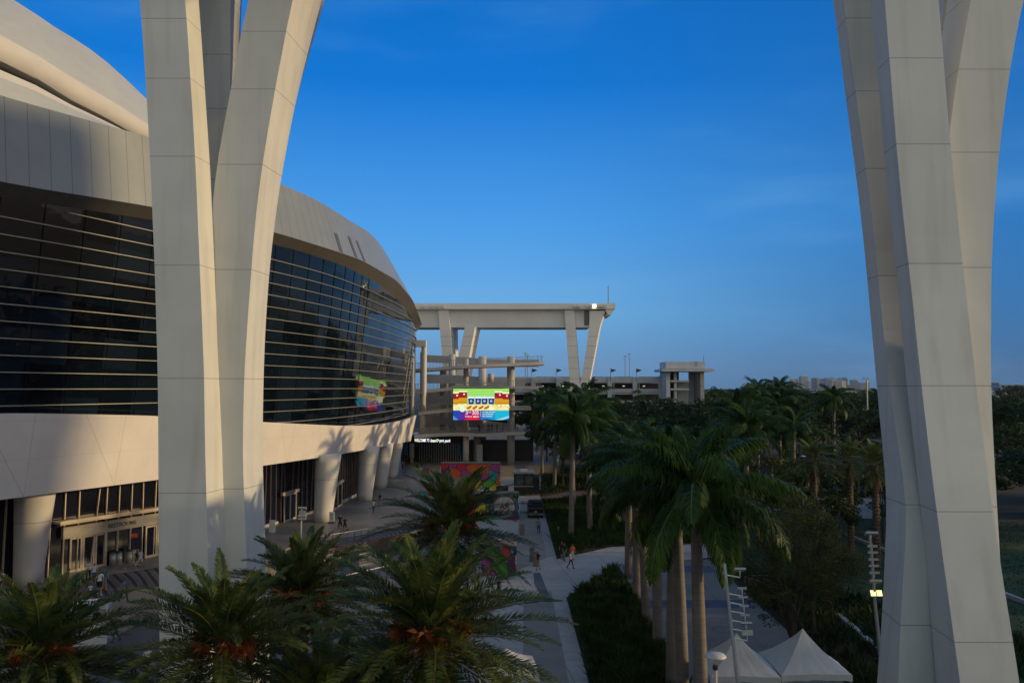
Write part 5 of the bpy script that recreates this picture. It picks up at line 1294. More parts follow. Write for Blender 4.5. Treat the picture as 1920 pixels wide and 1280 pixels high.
# ------------------------------------------------------------ floodlight masts and lamps
FLIT = mat('flood_lit', (0.9,0.8,0.4), emit=(1.0,0.82,0.32), estr=1.6)
FGL = mat('flood_glass', (0.30,0.33,0.22), 0.2, 0.3, 6)
MASTG = mat('mast_paint', (0.36,0.37,0.37), 0.45, 0.06)
def mast(base, top, heads, label, face=1, lit=(), r0=.13, z0=0.0, sz=0.42, fr_=(.02,.116,.166,.22,.27,.324,.394,.485)):
    base = Vector(base); top = Vector(top); t = thing('floodlight_mast', label, 'floodlight mast', tuple(base)); d = top-base
    ln = d.length; bend = Vector((d.x*0.0, d.y*0.0, 0))
    P = [Vector((0,0,0)), Vector((0,0,1.0*min(1, ln/6))), d*0.5+Vector((d.x*.02,0,0)), d]
    mb = MB(); mb.tube(catmull(P, 5), list(np.linspace(r0, r0*.62, 16)), 10); mb.build('mast', MASTG, t, True)
    for k in range(heads):
        f = 1-fr_[k]; c = d*f + Vector((face*(.16+.36), -0.05, 0.0)); big = k in (0, heads-2, heads-1)
        h = MB(); w_ = sz*(.75 if big else .6); hh = sz*(.34 if big else .13); th = sz*.14
        ang = 0.62 if big else 0.12
        M = Matrix.Rotation(-ang if k != heads-1 else 1.15, 3, 'X')
        if k in lit: hh = sz*.42
        def bx_(mbx, x0,x1,y0,y1,z0_,z1_):
            v = [M @ Vector(q) + c for q in ((x0,y0,z0_),(x1,y0,z0_),(x1,y1,z0_),(x0,y1,z0_),(x0,y0,z1_),(x1,y0,z1_),(x1,y1,z1_),(x0,y1,z1_))]
            mbx.rings([v[:4], v[4:]])
        bx_(h, -w_, w_, -hh, hh, -th, th); hd = h.build('lamp_head', MASTG, t)
        g_ = MB(); 
        for xx in (-w_*.5, w_*.5): 
            v = [M @ Vector(q) + c for q in ((xx-w_*.42,-hh*.8,th+.004),(xx+w_*.42,-hh*.8,th+.004),(xx+w_*.42,hh*.8,th+.004),(xx-w_*.42,hh*.8,th+.004))]; g_.face(v)
        g_.build('lens', FLIT if k in lit else FGL, hd)
        b_ = MB(); b_.tube([d*f+Vector((0,0,-.2)), c+Vector((0,0,-.28)), c+Vector((0,0,-th))], .03, 5); b_.build('bracket', WMET, t)
    return t
# tall leaning mast near the tents
b0 = at(1402, 1400, 35.0); b0.z = 0; b0 = Vector((Xof(1422, 29, 0), 29.0, 0)); tp = at(1358.5, 1056, 29.5); mast(b0, tp, 7, 'white leaning floodlight mast with seven heads rising in front of the tents', 1, (), .085, sz=.27, fr_=(.02,.085,.116,.146,.178,.208,.24))
b0 = gz(1649, 1236, 0); tp = at(1630, 995, b0.y); mast(b0, tp, 8, 'white floodlight mast on the lawn with one pair of lamps glowing yellow', .15, (7,), .13, sz=.5)
b0 = gz(78, 1092, 2.0); tp = at(69, 1000, b0.y); mast((b0.x, b0.y, 2), tp, 8, 'floodlight mast standing in front of the leftmost round column', .3, (), .12, sz=.42)
b0 = gz(564, 1012, 2.0); tp = at(565, 951, b0.y); mast((b0.x, b0.y, 2), tp, 6, 'floodlight mast between the left pylon and the big round column', .2, (), .12, sz=.5)
def streetlamp(base, z, label, r=.07, head=.42, lit=False):
    t = thing('street_lamp', label, 'street lamp', (base.x, base.y, base.z)); hgt = z-base.z
    mb = MB(); mb.tube([(0,0,0),(0,0,hgt-.62)], r, 10); mb.build('post', WMET, t)
    mb = MB(); mb.tube([(0,0,hgt-.62),(0,0,hgt-.45)], r*1.6, 10); mb.build('collar', DARKMET, t)
    mb = MB()
    for a in (0.3, 2.4, 4.5): mb.tube([(cos(a)*.06,sin(a)*.06,hgt-.45),(cos(a)*.27,sin(a)*.27,hgt-.12)], .018, 5)
    mb.build('arms', mat('lamp_arm',(0.5,0.47,0.35),0.4), t)
    mb = MB(); mb.rings([[(cos(a)*q, sin(a)*q, zz) for a in [2*pi*j/20 for j in range(20)]] for zz, q in ((hgt-.13,.30),(hgt-.11,head),(hgt-.02,head*.85),(hgt+.03,head*.4))]); mb.build('hood', WMET, t, True)
sl = Vector((Xof(1345,33,0),33,0)); streetlamp(sl, topat(1345,1225,33), 'white post-top street lamp left of the nearer tent', .07, .45)
b0 = gz(1525, 1172, 0); streetlamp(b0, topat(1525,1076,b0.y), 'slim street lamp in the dark shrubs right of the path', .06, .3)
b0 = gz(1449, 935, 0); streetlamp(b0, topat(1449,868,b0.y), 'grey street lamp at the left side of the shaded park paving', .07, .4)
b0 = gz(1507, 925, 0); streetlamp(b0, topat(1507,854,b0.y), 'pale street lamp in front of the dark park date palms', .07, .45)
b0 = gz(1371, 1047, 0); t = thing('light_pole', 'thin straight pole behind the drooping royal palm fronds', 'pole', tuple(b0)); mb = MB(); mb.tube([(0,0,0),(0,0,topat(1371,985,b0.y))], .06, 6); mb.build('post', GREYMET, t)
c = at(1625, 712, 170); t = thing('floodlight_mast', 'tall floodlight mast on the skyline just left of the right pylon', 'floodlight mast', (c.x, 170, 0))
mb = MB(); mb.tube([(0,0,0),(0,0,c.z)], .16, 8); mb.build('mast', GREYMET, t)
for k in range(3): mb = MB(); mb.box(-.8+.5*k,-.45+.5*k,-.2,.2,c.z+.02,c.z+.45+.1*(k==1)); mb.build('lamp_head', WMET, t)

# ------------------------------------------------------------ tents
TENT = mat('tent_canvas', (0.55,0.56,0.54), 0.8, 0.05, 1.0)
def tent(cx, cy, w_, ez, pz, label, rz=0.0):
    t = thing('tent', label, 'tent', (cx, cy, 0), rz, 'white peaked tents on the path')
    N_ = 24; mb = MB(); R_ = []
    for k in range(14):
        f = k/13; rad = 1-f; z = ez+(pz-ez)*(0.66*f+0.34*f**2.2) - 0.0
        ring = []
        for j in range(48):
            a = 2*pi*j/48+pi/4; m_ = max(abs(cos(a)), abs(sin(a))); q = w_/2/m_*max(rad, .012)
            sag = -0.10*rad*(1-abs(2*((a-pi/4) % (pi/2))/(pi/2)-1))*-1
            wr = 0.012*sin(j*2.0+k*.3)*rad
            ring.append((cos(a)*q, sin(a)*q, z+sag*.6+wr))
        R_.append(ring)
    mb.rings(R_, caps=False); mb.build('canopy', TENT, t)
    mb = MB(); top = R_[0]; bot = [(p[0]*1.005, p[1]*1.005, p[2]-.26-.03*(j % 4 == 0)) for j, p in enumerate(top)]; mb.rings([bot, [(p[0]*1.004, p[1]*1.004, p[2]) for p in top]], caps=False); mb.build('valance', TENT, t)
    for sx_ in (-1, 1):
        for sy in (-1, 1): mb = MB(); mb.box(sx_*(w_/2-.06)-.03, sx_*(w_/2-.06)+.03, sy*(w_/2-.06)-.03, sy*(w_/2-.06)+.03, 0, ez-.02); mb.build('leg', GREYMET, t)
    return t
c1 = at(1505, 1178, 38.2); tent(c1.x, 38.2, 3.2, 3.62, c1.z, 'right white peaked tent, the one nearer the right pylon', 0.02)
c2 = at(1385, 1186, 38.0); tent(c2.x-.1, 38.0, 3.1, 3.58, c2.z, 'left white peaked tent behind the street lamp', -0.03)
c3 = at(955, 1290, 22); 
t = tent(gz(935,1440,0).x+.3, 41.0, 3.0, 2.5, 3.4, 'pale tent almost hidden behind the largest date palm', 0.1)
# kiosk left
p = gz(165, 1210, 2.0); t = thing('kiosk', 'white framed kiosk behind the bottom left palm', 'kiosk', (p.x, p.y, 2.0), 0.3); zt = topat(165,1133,p.y)-2
for x0 in (-.95,.87):
    for y0 in (0,1.2): mb = MB(); mb.box(x0,x0+.08,y0,y0+.08,0,zt-.28); mb.build('post', WMET, t)
mb = MB(); mb.box(-1.0,1.0,-.05,1.35,zt-.279,zt); mb.build('roof', WMET, t); mb = MB(); mb.box(-.75,.4,-.062,-.052,zt-.24,zt-.05); mb.build('sign_strip', DARKMET, t)
mb = MB(); mb.box(-.86,.86,.1,1.15,0,.95); mb.build('counter', WMET, t)
# crowd barriers
def barrier(p, rz, label):
    t = thing('crowd_barrier', label, 'barrier', (p.x, p.y, p.z), rz, 'steel crowd barriers beside the path')
    mb = MB(); mb.tube([(0,0,.12),(0,0,1.08),(2.3,0,1.08),(2.3,0,.12),(0,0,.12)], .022, 6); mb.build('frame', GREYMET, t)
    for k in range(16): mb = MB(); mb.tube([(.13+k*.136,0,.12),(.13+k*.136,0,1.08)], .009, 4); mb.build('bar', GREYMET, t)
    for x in (.3, 2.0): mb = MB(); mb.box(x-.03,x+.03,-.3,.3,0,.04); mb.build('foot', GREYMET, t)
pb_ = gz(1398, 1103, 0); barrier(pb_, 0.0, 'left steel crowd barrier beyond the floodlight mast'); barrier(pb_+Vector((2.45,-.05,0)), -.03, 'right steel crowd barrier beyond the floodlight mast'); barrier(pb_+Vector((-.1,-.2,0)), -1.2, 'steel crowd barrier turned end on at the path edge')

# ------------------------------------------------------------ people
SKIN = [mat('skin_a',(0.30,0.16,0.10),0.5,0.05), mat('skin_b',(0.16,0.08,0.05),0.5,0.05), mat('skin_c',(0.40,0.24,0.17),0.5,0.05)]
HAIR = [mat('hair_dark',(0.012,0.009,0.008),0.6), mat('hair_brown',(0.06,0.03,0.015),0.6)]
CL = {k: mat('cloth_'+k, c, 0.85, 0.08, 6) for k, c in dict(black=(.012,.012,.014),white=(.55,.56,.58),orange=(.75,.13,.02),red=(.35,.02,.025),khaki=(.26,.17,.09),navy=(.015,.02,.05),denim=(.05,.09,.16),jeans=(.10,.17,.23),grey=(.18,.18,.19),teal=(.02,.16,.19),green=(.02,.18,.09),yellow=(.5,.38,.03),blue=(.03,.09,.22),tan=(.3,.22,.15)).items()}
SHOE = [mat('shoe_dark',(0.015,0.015,0.015),0.7), mat('shoe_white',(0.6,0.6,0.6),0.7)]
def person_mesh(stride, arms, lean=0.0, bend=0.0):
    V = []; E = []; Rd = []
    def add(p, r, par):
        V.append(p); Rd.append(r)
        if par is not None: E.append((par, len(V)-1))
        return len(V)-1
    pel = add((0,0,.95),(.135,.10),None); wst = add((0,-lean*.3,1.10),(.12,.09),pel); ch = add((0,-lean*.7,1.30),(.155,.105),wst); nk = add((0,-lean,1.46),(.055,.055),ch)
    h0 = add((0,-lean*1.1-.01,1.56),(.075,.085),nk); h1 = add((0,-lean*1.15-.012,1.66),(.085,.10),h0); add((0,-lean*1.15,1.72),(.06,.07),h1)
    add((0,-lean*1.1-.115,1.60),(.012,.016),h0)           # nose
    for s_ in (-1, 1):
        add((s_*.088,-lean*1.1,1.62),(.012,.02),h0)      # ears
        sh = add((s_*.19,-lean*.8,1.40),(.06,.06),ch)
        ax, ay, az_ = arms[(s_+1)//2]
        el = add((s_*(.23+ax*.1), -lean*.7+ay*.5-.0, 1.14+az_*.35),(.042,.042),sh)
        wr = add((s_*(.25+ax*.15), -lean*.6+ay-.08*(1-abs(az_)), .92+az_*.85),(.028,.028),el)
        d = (Vector(V[wr])-Vector(V[el])).normalized(); pm = add(tuple(Vector(V[wr])+d*.06),(.03,.02),wr)
        for q in range(4):
            o_ = Vector((0,(q-1.5)*.02,0)); f1 = add(tuple(Vector(V[pm])+d*.045+o_),(.009,.009),pm); add(tuple(Vector(V[pm])+d*(.09-.008*abs(q-1.3))+o_+Vector((-s_*.015,0,0))),(.008,.008),f1)
        th_ = add(tuple(Vector(V[wr])+d*.05+Vector((0,-.04,0))),(.010,.010),wr); add(tuple(Vector(V[wr])+d*.08+Vector((-s_*.01,-.05,0))),(.008,.008),th_)
        hp = add((s_*.09,0,.90),(.10,.10),pel); sw = stride*s_
        kn = add((s_*.10,-sw*.5-.03,.50+abs(sw)*.04),(.062,.065),hp)
        an = add((s_*.10,-sw+.02*(s_ > 0)+(.10 if sw < 0 else 0),.09+(.05 if sw < 0 else 0)),(.04,.042),kn)
        hl = add((V[an][0],V[an][1]+.03,.045+(.05 if sw < 0 else 0)),(.04,.04),an)
        add((V[an][0]+s_*.02,V[an][1]-.17,.035),(.038,.028),an)
    me = bpy.data.meshes.new('p'); me.from_pydata(V, E, []); o = bpy.data.objects.new('p', me); C.objects.link(o)
    sm = o.modifiers.new('s', 'SKIN'); sm.use_smooth_shade = True
    for i, r in enumerate(Rd): me.skin_vertices[0].data[i].radius = r; me.skin_vertices[0].data[i].use_root = (i == 0)
    ss = o.modifiers.new('d', 'SUBSURF'); ss.levels = 1
    dg = bpy.context.evaluated_depsgraph_get(); r_ = bpy.data.meshes.new_from_object(o.evaluated_get(dg)); bpy.data.objects.remove(o)
    return r_
POSES = [person_mesh(.26, ((0,.12,0),(0,-.12,0))), person_mesh(.02, ((0,-.02,0),(0,-.05,.02))), person_mesh(-.2, ((.2,-.1,.15),(0,.1,0))), person_mesh(.05, ((.1,-.3,.35),(.1,-.25,.3)), .04), person_mesh(.22, ((.1,-.35,.5),(.1,-.3,.5)), .28)]
def zones(me, short, sleeve, skirt=False, hat=False):
    me = me.copy()
    idx = []
    for p_ in me.polygons:
        x, y, z = p_.center
        if z > 1.665 or (z > 1.53 and y > .015): k = 3
        elif z > 1.455: k = 0
        elif abs(x) > .205 and z < (1.22 if sleeve else .98): k = 0
        elif abs(x) > .195 and z < .96: k = 0
        elif z > .96: k = 1
        elif z < .085+.05*(y > .12): k = 4
        elif z < (.52 if short else .0): k = 0
        else: k = 2
        idx.append(k)
    me.materials.clear()
    for m_ in (SKIN[0], CL['white'], CL['denim'], HAIR[0], SHOE[0]): me.materials.append(m_)
    me.polygons.foreach_set('material_index', idx); me.polygons.foreach_set('use_smooth', [True]*len(idx)); me.update(); return me
ZM = {}
def person(px, pb, z0, hpx, label, top, bot, rz=0.0, pose=0, short=False, sleeve=True, skin=0, hair=0, hairm=None, shoe=0, bag=None, x=None):
    p = gz(px, pb, z0); dist = p.y*CP+(z0-H)*SP; hgt = hpx/F*dist if hpx else 1.72
    hgt = max(1.1, min(1.9, hgt*1.03)); k = (pose, short, sleeve)
    if k not in ZM: ZM[k] = zones(POSES[pose], short, sleeve)
    o = inst('person', ZM[k], None, (p.x, p.y, z0+.0), rz, hgt/1.78); tag(o, label, 'person', 'people on the plaza')
    for i, m_ in enumerate((SKIN[skin], CL[top], CL[bot], hairm or HAIR[hair], SHOE[shoe])):
        o.material_slots[i].link = 'OBJECT'; o.material_slots[i].material = m_
    return o
person(1009, 1069, 0, 37, 'man in black shirt, orange cap and khaki trousers striding by the grey bin', 'black', 'khaki', -.9, 0, hairm=CL['orange'])
person(1070, 1066, 0, 34, 'person in white shirt and teal cap with black trousers crossing the pavement', 'white', 'black', 1.2, 0, hairm=CL['teal'])
person(1058, 1052, 0, 35, 'person in black top and light jeans left of the orange top', 'black', 'jeans', .6, 2)
person(1053.5, 1048, 0, 34, 'man in black shirt and shorts at the walkway edge, leftmost of four', 'black', 'black', .2, 2, True)
person(1073.5, 1050, 0, 31, 'person in bright orange top behind the one in white', 'orange', 'white', .4, 1)
person(935, 1117, 0, 33, 'woman in black with long dark hair right of the palm fronds', 'black', 'black', 2.5, 1)
person(637.5, 996, 2, 33, 'taller walker all in black, left of a pair on the upper plaza', 'black', 'black', .5, 0, True, shoe=1)
person(646.5, 997, 2, 29, 'shorter walker in black with bare legs, right of a pair on the upper plaza', 'black', 'black', .5, 0, True)
person(631, 1060, 0, 34, 'dark clad person walking behind the middle handrail', 'black', 'navy', .8, 0)
person(165, 1091, 2, 42, 'tall man in white T-shirt and navy trousers, back left of the family group', 'white', 'navy', .6, 1, shoe=1)
person(176, 1093, 2, 38, 'woman in white top and denim shorts beside the tall man in white', 'white', 'denim', .6, 1, True, shoe=1)
person(186, 1114, 2, 46, 'man in white jersey and black shorts at the front of the family group', 'white', 'black', .5, 0, True, shoe=1)
person(195, 1107, 2, 46, 'man in teal shirt behind the white jersey, right of the group', 'teal', 'grey', .5, 0, True)
person(169, 1122, 2, 27, 'small child in white shirt and red shorts in front of the family group', 'white', 'red', .5, 2, True, shoe=1)
person(144, 1118, 2, 42, 'woman in white top and dark trousers left of the family group', 'white', 'navy', .9, 1)
person(263, 1062, 2, 33, 'person in white shirt and pale skirt by the warm lit doors', 'white', 'white', 1.2, 0, True)
person(256, 1062, 2, 31, 'person in dark top and green shorts beside the one in white at the doors', 'black', 'green', 1.2, 0, True)
person(10, 1120, 2, 44, 'person in red shirt and teal shorts at the far left edge', 'red', 'teal', 1.2, 1, True)
person(2, 1112, 2, 44, 'person in pale shirt at the far left edge beside the red shirt', 'white', 'navy', 1.0, 1)
person(232, 1128, 2, 44, 'person in grey shirt crossing the open paving right of the stripes', 'grey', 'navy', 1.4, 0)
person(22, 1090, 2, 40, 'person in navy by the leftmost round column', 'navy', 'black', .8, 1)
person(700, 962, 2, 26, 'person in pale shirt strolling beside the second round column', 'white', 'denim', 3.0, 0)
person(712, 948, 2, 24, 'person in black near the third round column', 'black', 'grey', .4, 0)
person(1010, 1000, 0, 29, 'person in grey shirt far up the walkway before the pickup', 'grey', 'navy', 3.1, 0)
person(149, 1192, 2, 52, 'woman in white T-shirt and jeans beside the white kiosk', 'white', 'jeans', .2, 1)
person(134, 1195, 2, 45, 'person in red shirt just left of the woman beside the kiosk', 'red', 'navy', .2, 1)
person(181, 1188, 2, 48, 'dark figure standing at the right side of the kiosk', 'navy', 'black', .2, 1)
person(217, 1203, 2, 47, 'camera operator in jeans bending over a camera on the open paving', 'black', 'denim', -1.0, 4)
person(250, 1278, 0.7, 52, 'man in black jacket raising a hand near the bottom edge', 'black', 'black', .3, 3, sleeve=False)
person(276, 1268, 1.0, 56, 'person in white T-shirt right of the man in the black jacket', 'white', 'tan', .3, 1, True)
# camera
p = gz(223, 1180, 2.6); mb = MB(); mb.box(p.x-.3,p.x+.28,p.y-.4,p.y-.2,3.45,3.68); mb.tube([(p.x+.28,p.y-.3,3.57),(p.x+.5,p.y-.3,3.6)], .08, 8); tag(mb.build('video_camera', DARKMET), 'black video camera held by the bending operator', 'camera')
crowd = [(755,880,17,'orange','black','person in orange shirt standing alone by the last round column',0,1,False),
 (768,870,14,'black','black','left of two dark figures walking towards the entrance',3.1,0,False),(776.5,870,14,'black','black','right of two dark figures walking towards the entrance',3.1,0,True),
 (782,886,18,'navy','navy','dark figure at the left of the crowd heading to the entrance',3.0,0,False),(786,877,15,'black','grey','person in black at the back of the crowd, left side',3.0,1,False),
 (791,878,15,'black','black','person in black at the back of the crowd, right side',3.0,2,False),(789,893,20,'white','red','person in white with red near the middle of the crowd',2.9,0,True),
 (793,896,19,'red','black','person in a red shirt at the crowd front, left of the other red one',3.0,0,False),(802,896,21,'red','black','person in a long red top at the right end of the crowd',3.2,2,True),
 (797.5,886,16,'grey','denim','person in grey shirt at the right of the crowd',3.0,1,False),(806,866,15,'grey','black','person walking behind the palm tip, right of the crowd',2.8,0,False),
 (834.5,861,14,'white','navy','person in white at the right of the entrance glazing',3.0,1,False),(836,872,15,'red','grey','person in red above the palm tips',3.0,1,False),
 (776,856,13,'black','black','dark figure in the open doorway, left',3.0,1,False),(780,856,13,'tan','black','figure in tan in the open doorway, right',3.0,1,False),(794,855,12,'teal','grey','figure in teal by the entrance glazing',3.0,1,False),(773,855,12,'blue','black','figure in blue beside the open doorway',3.0,1,False),
 (873.5,860,13,'black','black','dark figure under the right blue banner',0,1,False),(942,862,13,'yellow','black','person in yellow behind the far mural container',.6,2,False),(954.8,858,15,'black','black','dark figure standing in front of the round ramp column',0,1,False),(918,862,8,'black','black','dark figure on the terrace below the screen',0,1,False)]
for (px, pb, hp_, a_, b_, lab_, rz_, po, sh_) in crowd: person(px, pb, 2.0, hp_, lab_, a_, b_, rz_, po, sh_)
# people on the ramps (standing on deck slabs)
for (px, py, Y, lab_, a_) in ((898,812,151,'silhouetted person on the lowest ramp, below the screen left','black'),(916,811,151,'silhouetted person on the lowest ramp, under the screen middle','navy'),(922,810,151,'silhouetted person on the lowest ramp, beside the middle one','black'),(932,810,151,'silhouetted person on the lowest ramp, under the screen right','black'),(943.5,809,151,'silhouetted person on the lowest ramp, near the round column','grey'),(970,809,151,'pale shirted person on the lowest ramp, right of the round column','white'),(966,810,151,'person in dark shirt beside the pale shirt on the lowest ramp','navy'),(828,731,151,'person in dull red on the second ramp, left of the screen','red')):
    c = at(px, py, Y); o = inst('person', ZM[(1,False,True)], None, (c.x, c.y, c.z-.0), 0.5, .97); tag(o, lab_, 'person', 'people on the ramps')
    for i, m_ in enumerate((SKIN[0], CL[a_], CL['black'], HAIR[0], SHOE[0])): o.material_slots[i].link = 'OBJECT'; o.material_slots[i].material = m_
for i, (x, y, a_, lab_) in enumerate(((c2.x-.9,37.6,'grey','person under the left tent, at its left leg'),(c2.x+.2,37.2,'white','person in white under the left tent'),(c2.x+1.1,38.2,'black','person in black under the left tent, right side'),(c1.x-1.2,38.6,'black','person in black under the right tent, left side'),(c1.x+.1,38.6,'grey','person in grey under the middle of the right tent'),(c1.x+.9,38.0,'navy','person in navy under the right tent, right side'))):
    o = inst('person', ZM[(1,False,True)], None, (x, y, 0.0), i*1.1, .97); tag(o, lab_, 'person', 'people under the tents')
    for q, m_ in enumerate((SKIN[i % 3], CL[a_], CL['black'], HAIR[0], SHOE[0])): o.material_slots[q].link = 'OBJECT'; o.material_slots[q].material = m_
# blue and white chairs across the lawn: cool boxes
for i in range(8):
    p = gz(1557+i*6.2, 962+i*.6, 0); mb = MB(); mb.box(p.x-.22,p.x+.22,p.y,p.y+.45,.0,.85); mb.box(p.x-.2,p.x+.2,p.y+.38,p.y+.449,.852,1.15); o = mb.build('deck_chair', CL['blue'] if i % 2 else CL['white']); tag(o, 'blue seat in the row at the back of the lawn' if i % 2 else 'white seat in the row at the back of the lawn', 'seat', 'row of seats at the back of the lawn')

# ------------------------------------------------------------ skyline and far buildings
def skymat(n_, c, s_): 
    m = mat(n_, c, 0.5, 0.05, 0.02); return m
def tower(x0, x1, yt, Y, label, c, c2=None, z_h=3.4, crown=None, split=0.55, name='high_rise'):
    a = at(x0, yt, Y); b_ = at(x1, yt, Y); t = thing(name, label, 'high-rise' if name == 'high_rise' else 'building', ((a.x+b_.x)/2, Y, 0)); W_ = (b_.x-a.x); Hh = a.z; d = W_*.8
    m1 = mat('tower_%02d_%02d_%02d' % tuple(int(v*99) for v in c), c, 0.5, 0.04, 0.01); WN = mat('tower_glass', (0.10,0.14,0.19), 0.25, 0.2, 0.02)
    mb = MB(); mb.box(-W_/2, W_/2, 0, d, 0, Hh); mb.build('wall', m1, t)
    nf = max(3, int(Hh*.9/(z_h*1.6))); nf = min(nf, 14)
    for k in range(nf):
        z = Hh*.97-(k+.8)*Hh*.95/nf
        if z < 8: break
        mb = MB(); mb.box(-W_/2*.93, W_/2*.93, -.25, -.02, z, z+Hh*.95/nf*.5); mb.build('window_band', WN, t)
    if c2: mb = MB(); mb.box(W_*(split-.5), W_*.502, -.9, d*.5, 0, Hh*.985); mb.build('painted_lit_side', mat('tower_%02d_%02d_%02d' % tuple(int(v*99) for v in c2), c2, 0.5, 0.04, 0.01), t)  # right part lighter and warmer: the sunlit side painted into the colour
    if crown == 'box': mb = MB(); mb.box(-W_*.3, W_*.3, d*.2, d*.7, Hh+.01, Hh*1.06); mb.build('roof_house', m1, t)
    if crown == 'arc': mb = MB(); mb.rings([[(W_*.5*cos(q), yy, Hh+.01+W_*.14*sin(q)) for q in np.linspace(0, pi, 12)] for yy in (0, d)]); mb.build('roof_arch', m1, t)
    if crown == 'peak': mb = MB(); mb.rings([[(-W_*.3,0,Hh+.01),(W_*.3,0,Hh+.01),(0,0,Hh+W_*.35)],[(-W_*.3,d,Hh+.01),(W_*.3,d,Hh+.01),(0,d,Hh+W_*.35)]]); mb.build('gable', mat('green_roof',(0.2,0.35,0.33),0.5), t)
    if crown == 'twin':
        for s_ in (-.02,.3): mb = MB(); mb.tube([(W_*s_,d*.3,Hh*.9),(W_*s_,d*.3,Hh*1.03)], W_*.16, 14); mb.build('roof_drum', m1, t)
TWR = [(1482,1489.5,710.5,2600,'leftmost skyline tower with sunlight painted tan on its right side',(.42,.45,.48),(.55,.42,.33),'box'),(1490,1497,710,2610,'slab in painted sunlit tan joined to the leftmost skyline tower',(.5,.38,.30),None,None),
 (1500,1507,705.5,2650,'dark blue edge of the twin topped white tower',(.12,.2,.3),None,None),(1504,1516,704.5,2600,'tallest white skyline tower with twin round tops',(.58,.56,.50),None,'twin'),(1515,1520,713.5,2590,'low cream wing right of the tallest skyline tower',(.6,.55,.42),None,None),
 (1524.5,1537,709,2700,'slate blue boxy tower right of the twin topped one',(.20,.25,.30),(.33,.33,.33),'box'),(1537,1546.5,709.5,2760,'grey tower behind the slate blue boxy one',(.28,.29,.31),None,None),
 (1549,1568,710,2650,'wide blue grey tower with an arched top',(.27,.33,.38),(.40,.42,.42),'arc'),(1568,1586,714,2550,'cream tower with green gabled roofs',(.48,.42,.33),(.66,.52,.36),'peak'),(1580,1589,708.5,2800,'slim dark tower behind the green gables',(.17,.2,.26),None,'box'),
 (1589,1597,721,2600,'low brownish block between two towers',(.25,.22,.22),None,None),(1597,1609,712.5,2650,'brown and grey round topped tower',(.30,.28,.28),None,'box'),(1613,1624,717,2600,'pale low tower left of the distant floodlight mast',(.35,.38,.42),None,None),(1624,1631,715.5,2600,'white tower behind the distant floodlight mast',(.6,.6,.58),None,'box')]
for (x0,x1,yt,Y,lb,c,c2_,cr_2) in TWR: tower(x0,x1,yt,Y,lb,c,c2_,crown=cr_2)
def lowb(x0, x1, yt, yb, Y, label, c, name='low_building', win=0, roof=None):
    a = at(x0, yt, Y); b_ = at(x1, yb, Y); t = thing(name, label, 'building', ((a.x+b_.x)/2, Y, 0)); W_ = b_.x-a.x; Hh = a.z
    m1 = mat('render_%02d_%02d_%02d' % tuple(int(v*99) for v in c), c, 0.7, 0.06, 0.05)
    mb = MB(); mb.box(-W_/2, W_/2, 0, W_*.3+6, 0, Hh); mb.build('wall', m1, t)
    if roof: mb = MB(); mb.rings([[(-W_*.53,-1,Hh+.01),(0,-1,Hh+W_*.13),(W_*.53,-1,Hh+.01)],[(-W_*.53,W_*.3+7,Hh+.01),(0,W_*.3+7,Hh+W_*.13),(W_*.53,W_*.3+7,Hh+.01)]]); mb.build('roof', mat('roof_%02d' % int(roof[0]*99), roof, 0.7), t)
    else: mb = MB(); mb.box(-W_/2-.2, W_/2+.2, -.3, W_*.3+6.3, Hh+.01, Hh+.35); mb.build('roof_edge', m1, t)
    nx = max(2, int(W_/4)); wn = mat('dark_window', (0.03,0.04,0.05), 0.2)
    for r in range(win):
        for q in range(min(nx, 12)):
            x = -W_/2+W_*(q+.3)/min(nx, 12); z = Hh-1.9-3.1*r
            if z < 1: continue
            mb = MB(); mb.box(x, x+W_/min(nx,12)*.5, -.12, -.003, z, z+1.6); mb.build('window', wn, t)
lowb(1524,1546,730,736,900,'low white roofed block under the slate blue tower',(.45,.5,.55),win=1)
lowb(1558,1567,731,737,950,'small pale block right of the low white roofed one',(.4,.43,.47),win=1)
lowb(1573,1606,733.5,738,800,'long white block in front of the skyline',(.5,.55,.6),win=1)
lowb(1610,1624,741,745,620,'low terracotta roofed house left of the pylon',(.35,.22,.17),roof=(.3,.13,.08))
lowb(1503,1529,757,762,330,'small cream house with a gable half buried in dark trees',(.4,.3,.25),roof=(.45,.36,.32),win=0)
lowb(1480,1522,777,783,300,'long white low building deep among the dark trees',(.45,.48,.55),win=1)
lowb(1612,1647,748,775,420,'three storey beige apartments just left of the pylon',(.28,.27,.25),win=3)
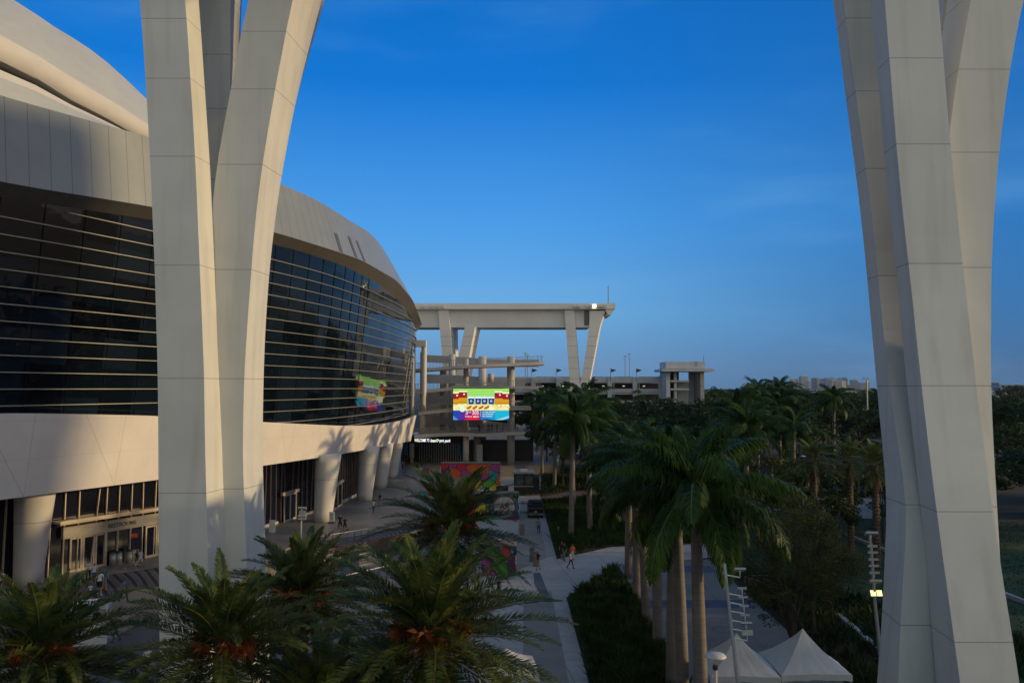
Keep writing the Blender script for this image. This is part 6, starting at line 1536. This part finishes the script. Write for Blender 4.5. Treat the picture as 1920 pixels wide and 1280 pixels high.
lowb(1642,1652,748,775,400,'tan lit end block against the left edge of the pylon',(.4,.3,.2),win=0)
lowb(1448,1480,727.5,734,700,'orange tiled long building at the left end of the skyline',(.45,.28,.15),roof=(.4,.2,.08))
lowb(1392,1411,725,733,750,'pale domed church hall left of the skyline',(.38,.36,.34),win=1)
c = at(1400, 721, 750); mb = MB(); mb.rings([[(c.x+cos(a)*r, 753+sin(a)*r, z) for a in [2*pi*j/20 for j in range(20)]] for z, r in [(at(1400,725.5,750).z+4.2*sin(q), 4.0*cos(q)) for q in np.linspace(0, 1.5, 7)]]); tag(mb.build('dome', mat('dome_pale',(0.4,0.38,0.36),0.6), smooth=True), 'small pale dome on the horizon left of the skyline', 'dome')
lowb(1858,1874,718,735,600,'pink grey block behind the right edge of the pylon',(.25,.22,.24),win=3)
lowb(1874,1934,721.5,734,560,'long white four storey apartments at the right edge',(.40,.46,.50),win=4)
lowb(1858,1875,733,741,480,'white flat roofed building just right of the pylon',(.5,.52,.54),win=0)
lowb(1880,1900,736,743,470,'low cream block below the white apartments',(.45,.42,.40),win=0)
lowb(1866,1935,754,761,330,'long grey shingled low roof right of the pylon',(.24,.25,.27),roof=(.30,.31,.34),win=0)
c = at(1905, 720, 430); tree(c.x, 430, 0, c.z, 'dark round tree in front of the white apartments at the right edge', None, 1.0)
# dark shrubs masking the foot of the pylon are part of the beds

# ------------------------------------------------------------ haze: the air between here and the skyline
hm = bpy.data.materials.new('haze'); hm.use_nodes = True
hn = hm.node_tree.nodes; hl = hm.node_tree.links; hn.clear()
ho = hn.new('ShaderNodeOutputMaterial'); hv = hn.new('ShaderNodeVolumePrincipled')
hv.inputs['Color'].default_value = (0.72, 0.86, 1.0, 1); hv.inputs['Density'].default_value = 0.00004; hv.inputs['Anisotropy'].default_value = 0.2
hl.new(hv.outputs[0], ho.inputs['Volume'])
mb = MB(); mb.box(-700, 3600, -120, 4200, -1.1, 130)
tag(mb.build('haze', hm), 'pale evening haze in the air towards the skyline', 'haze', None, 'stuff')
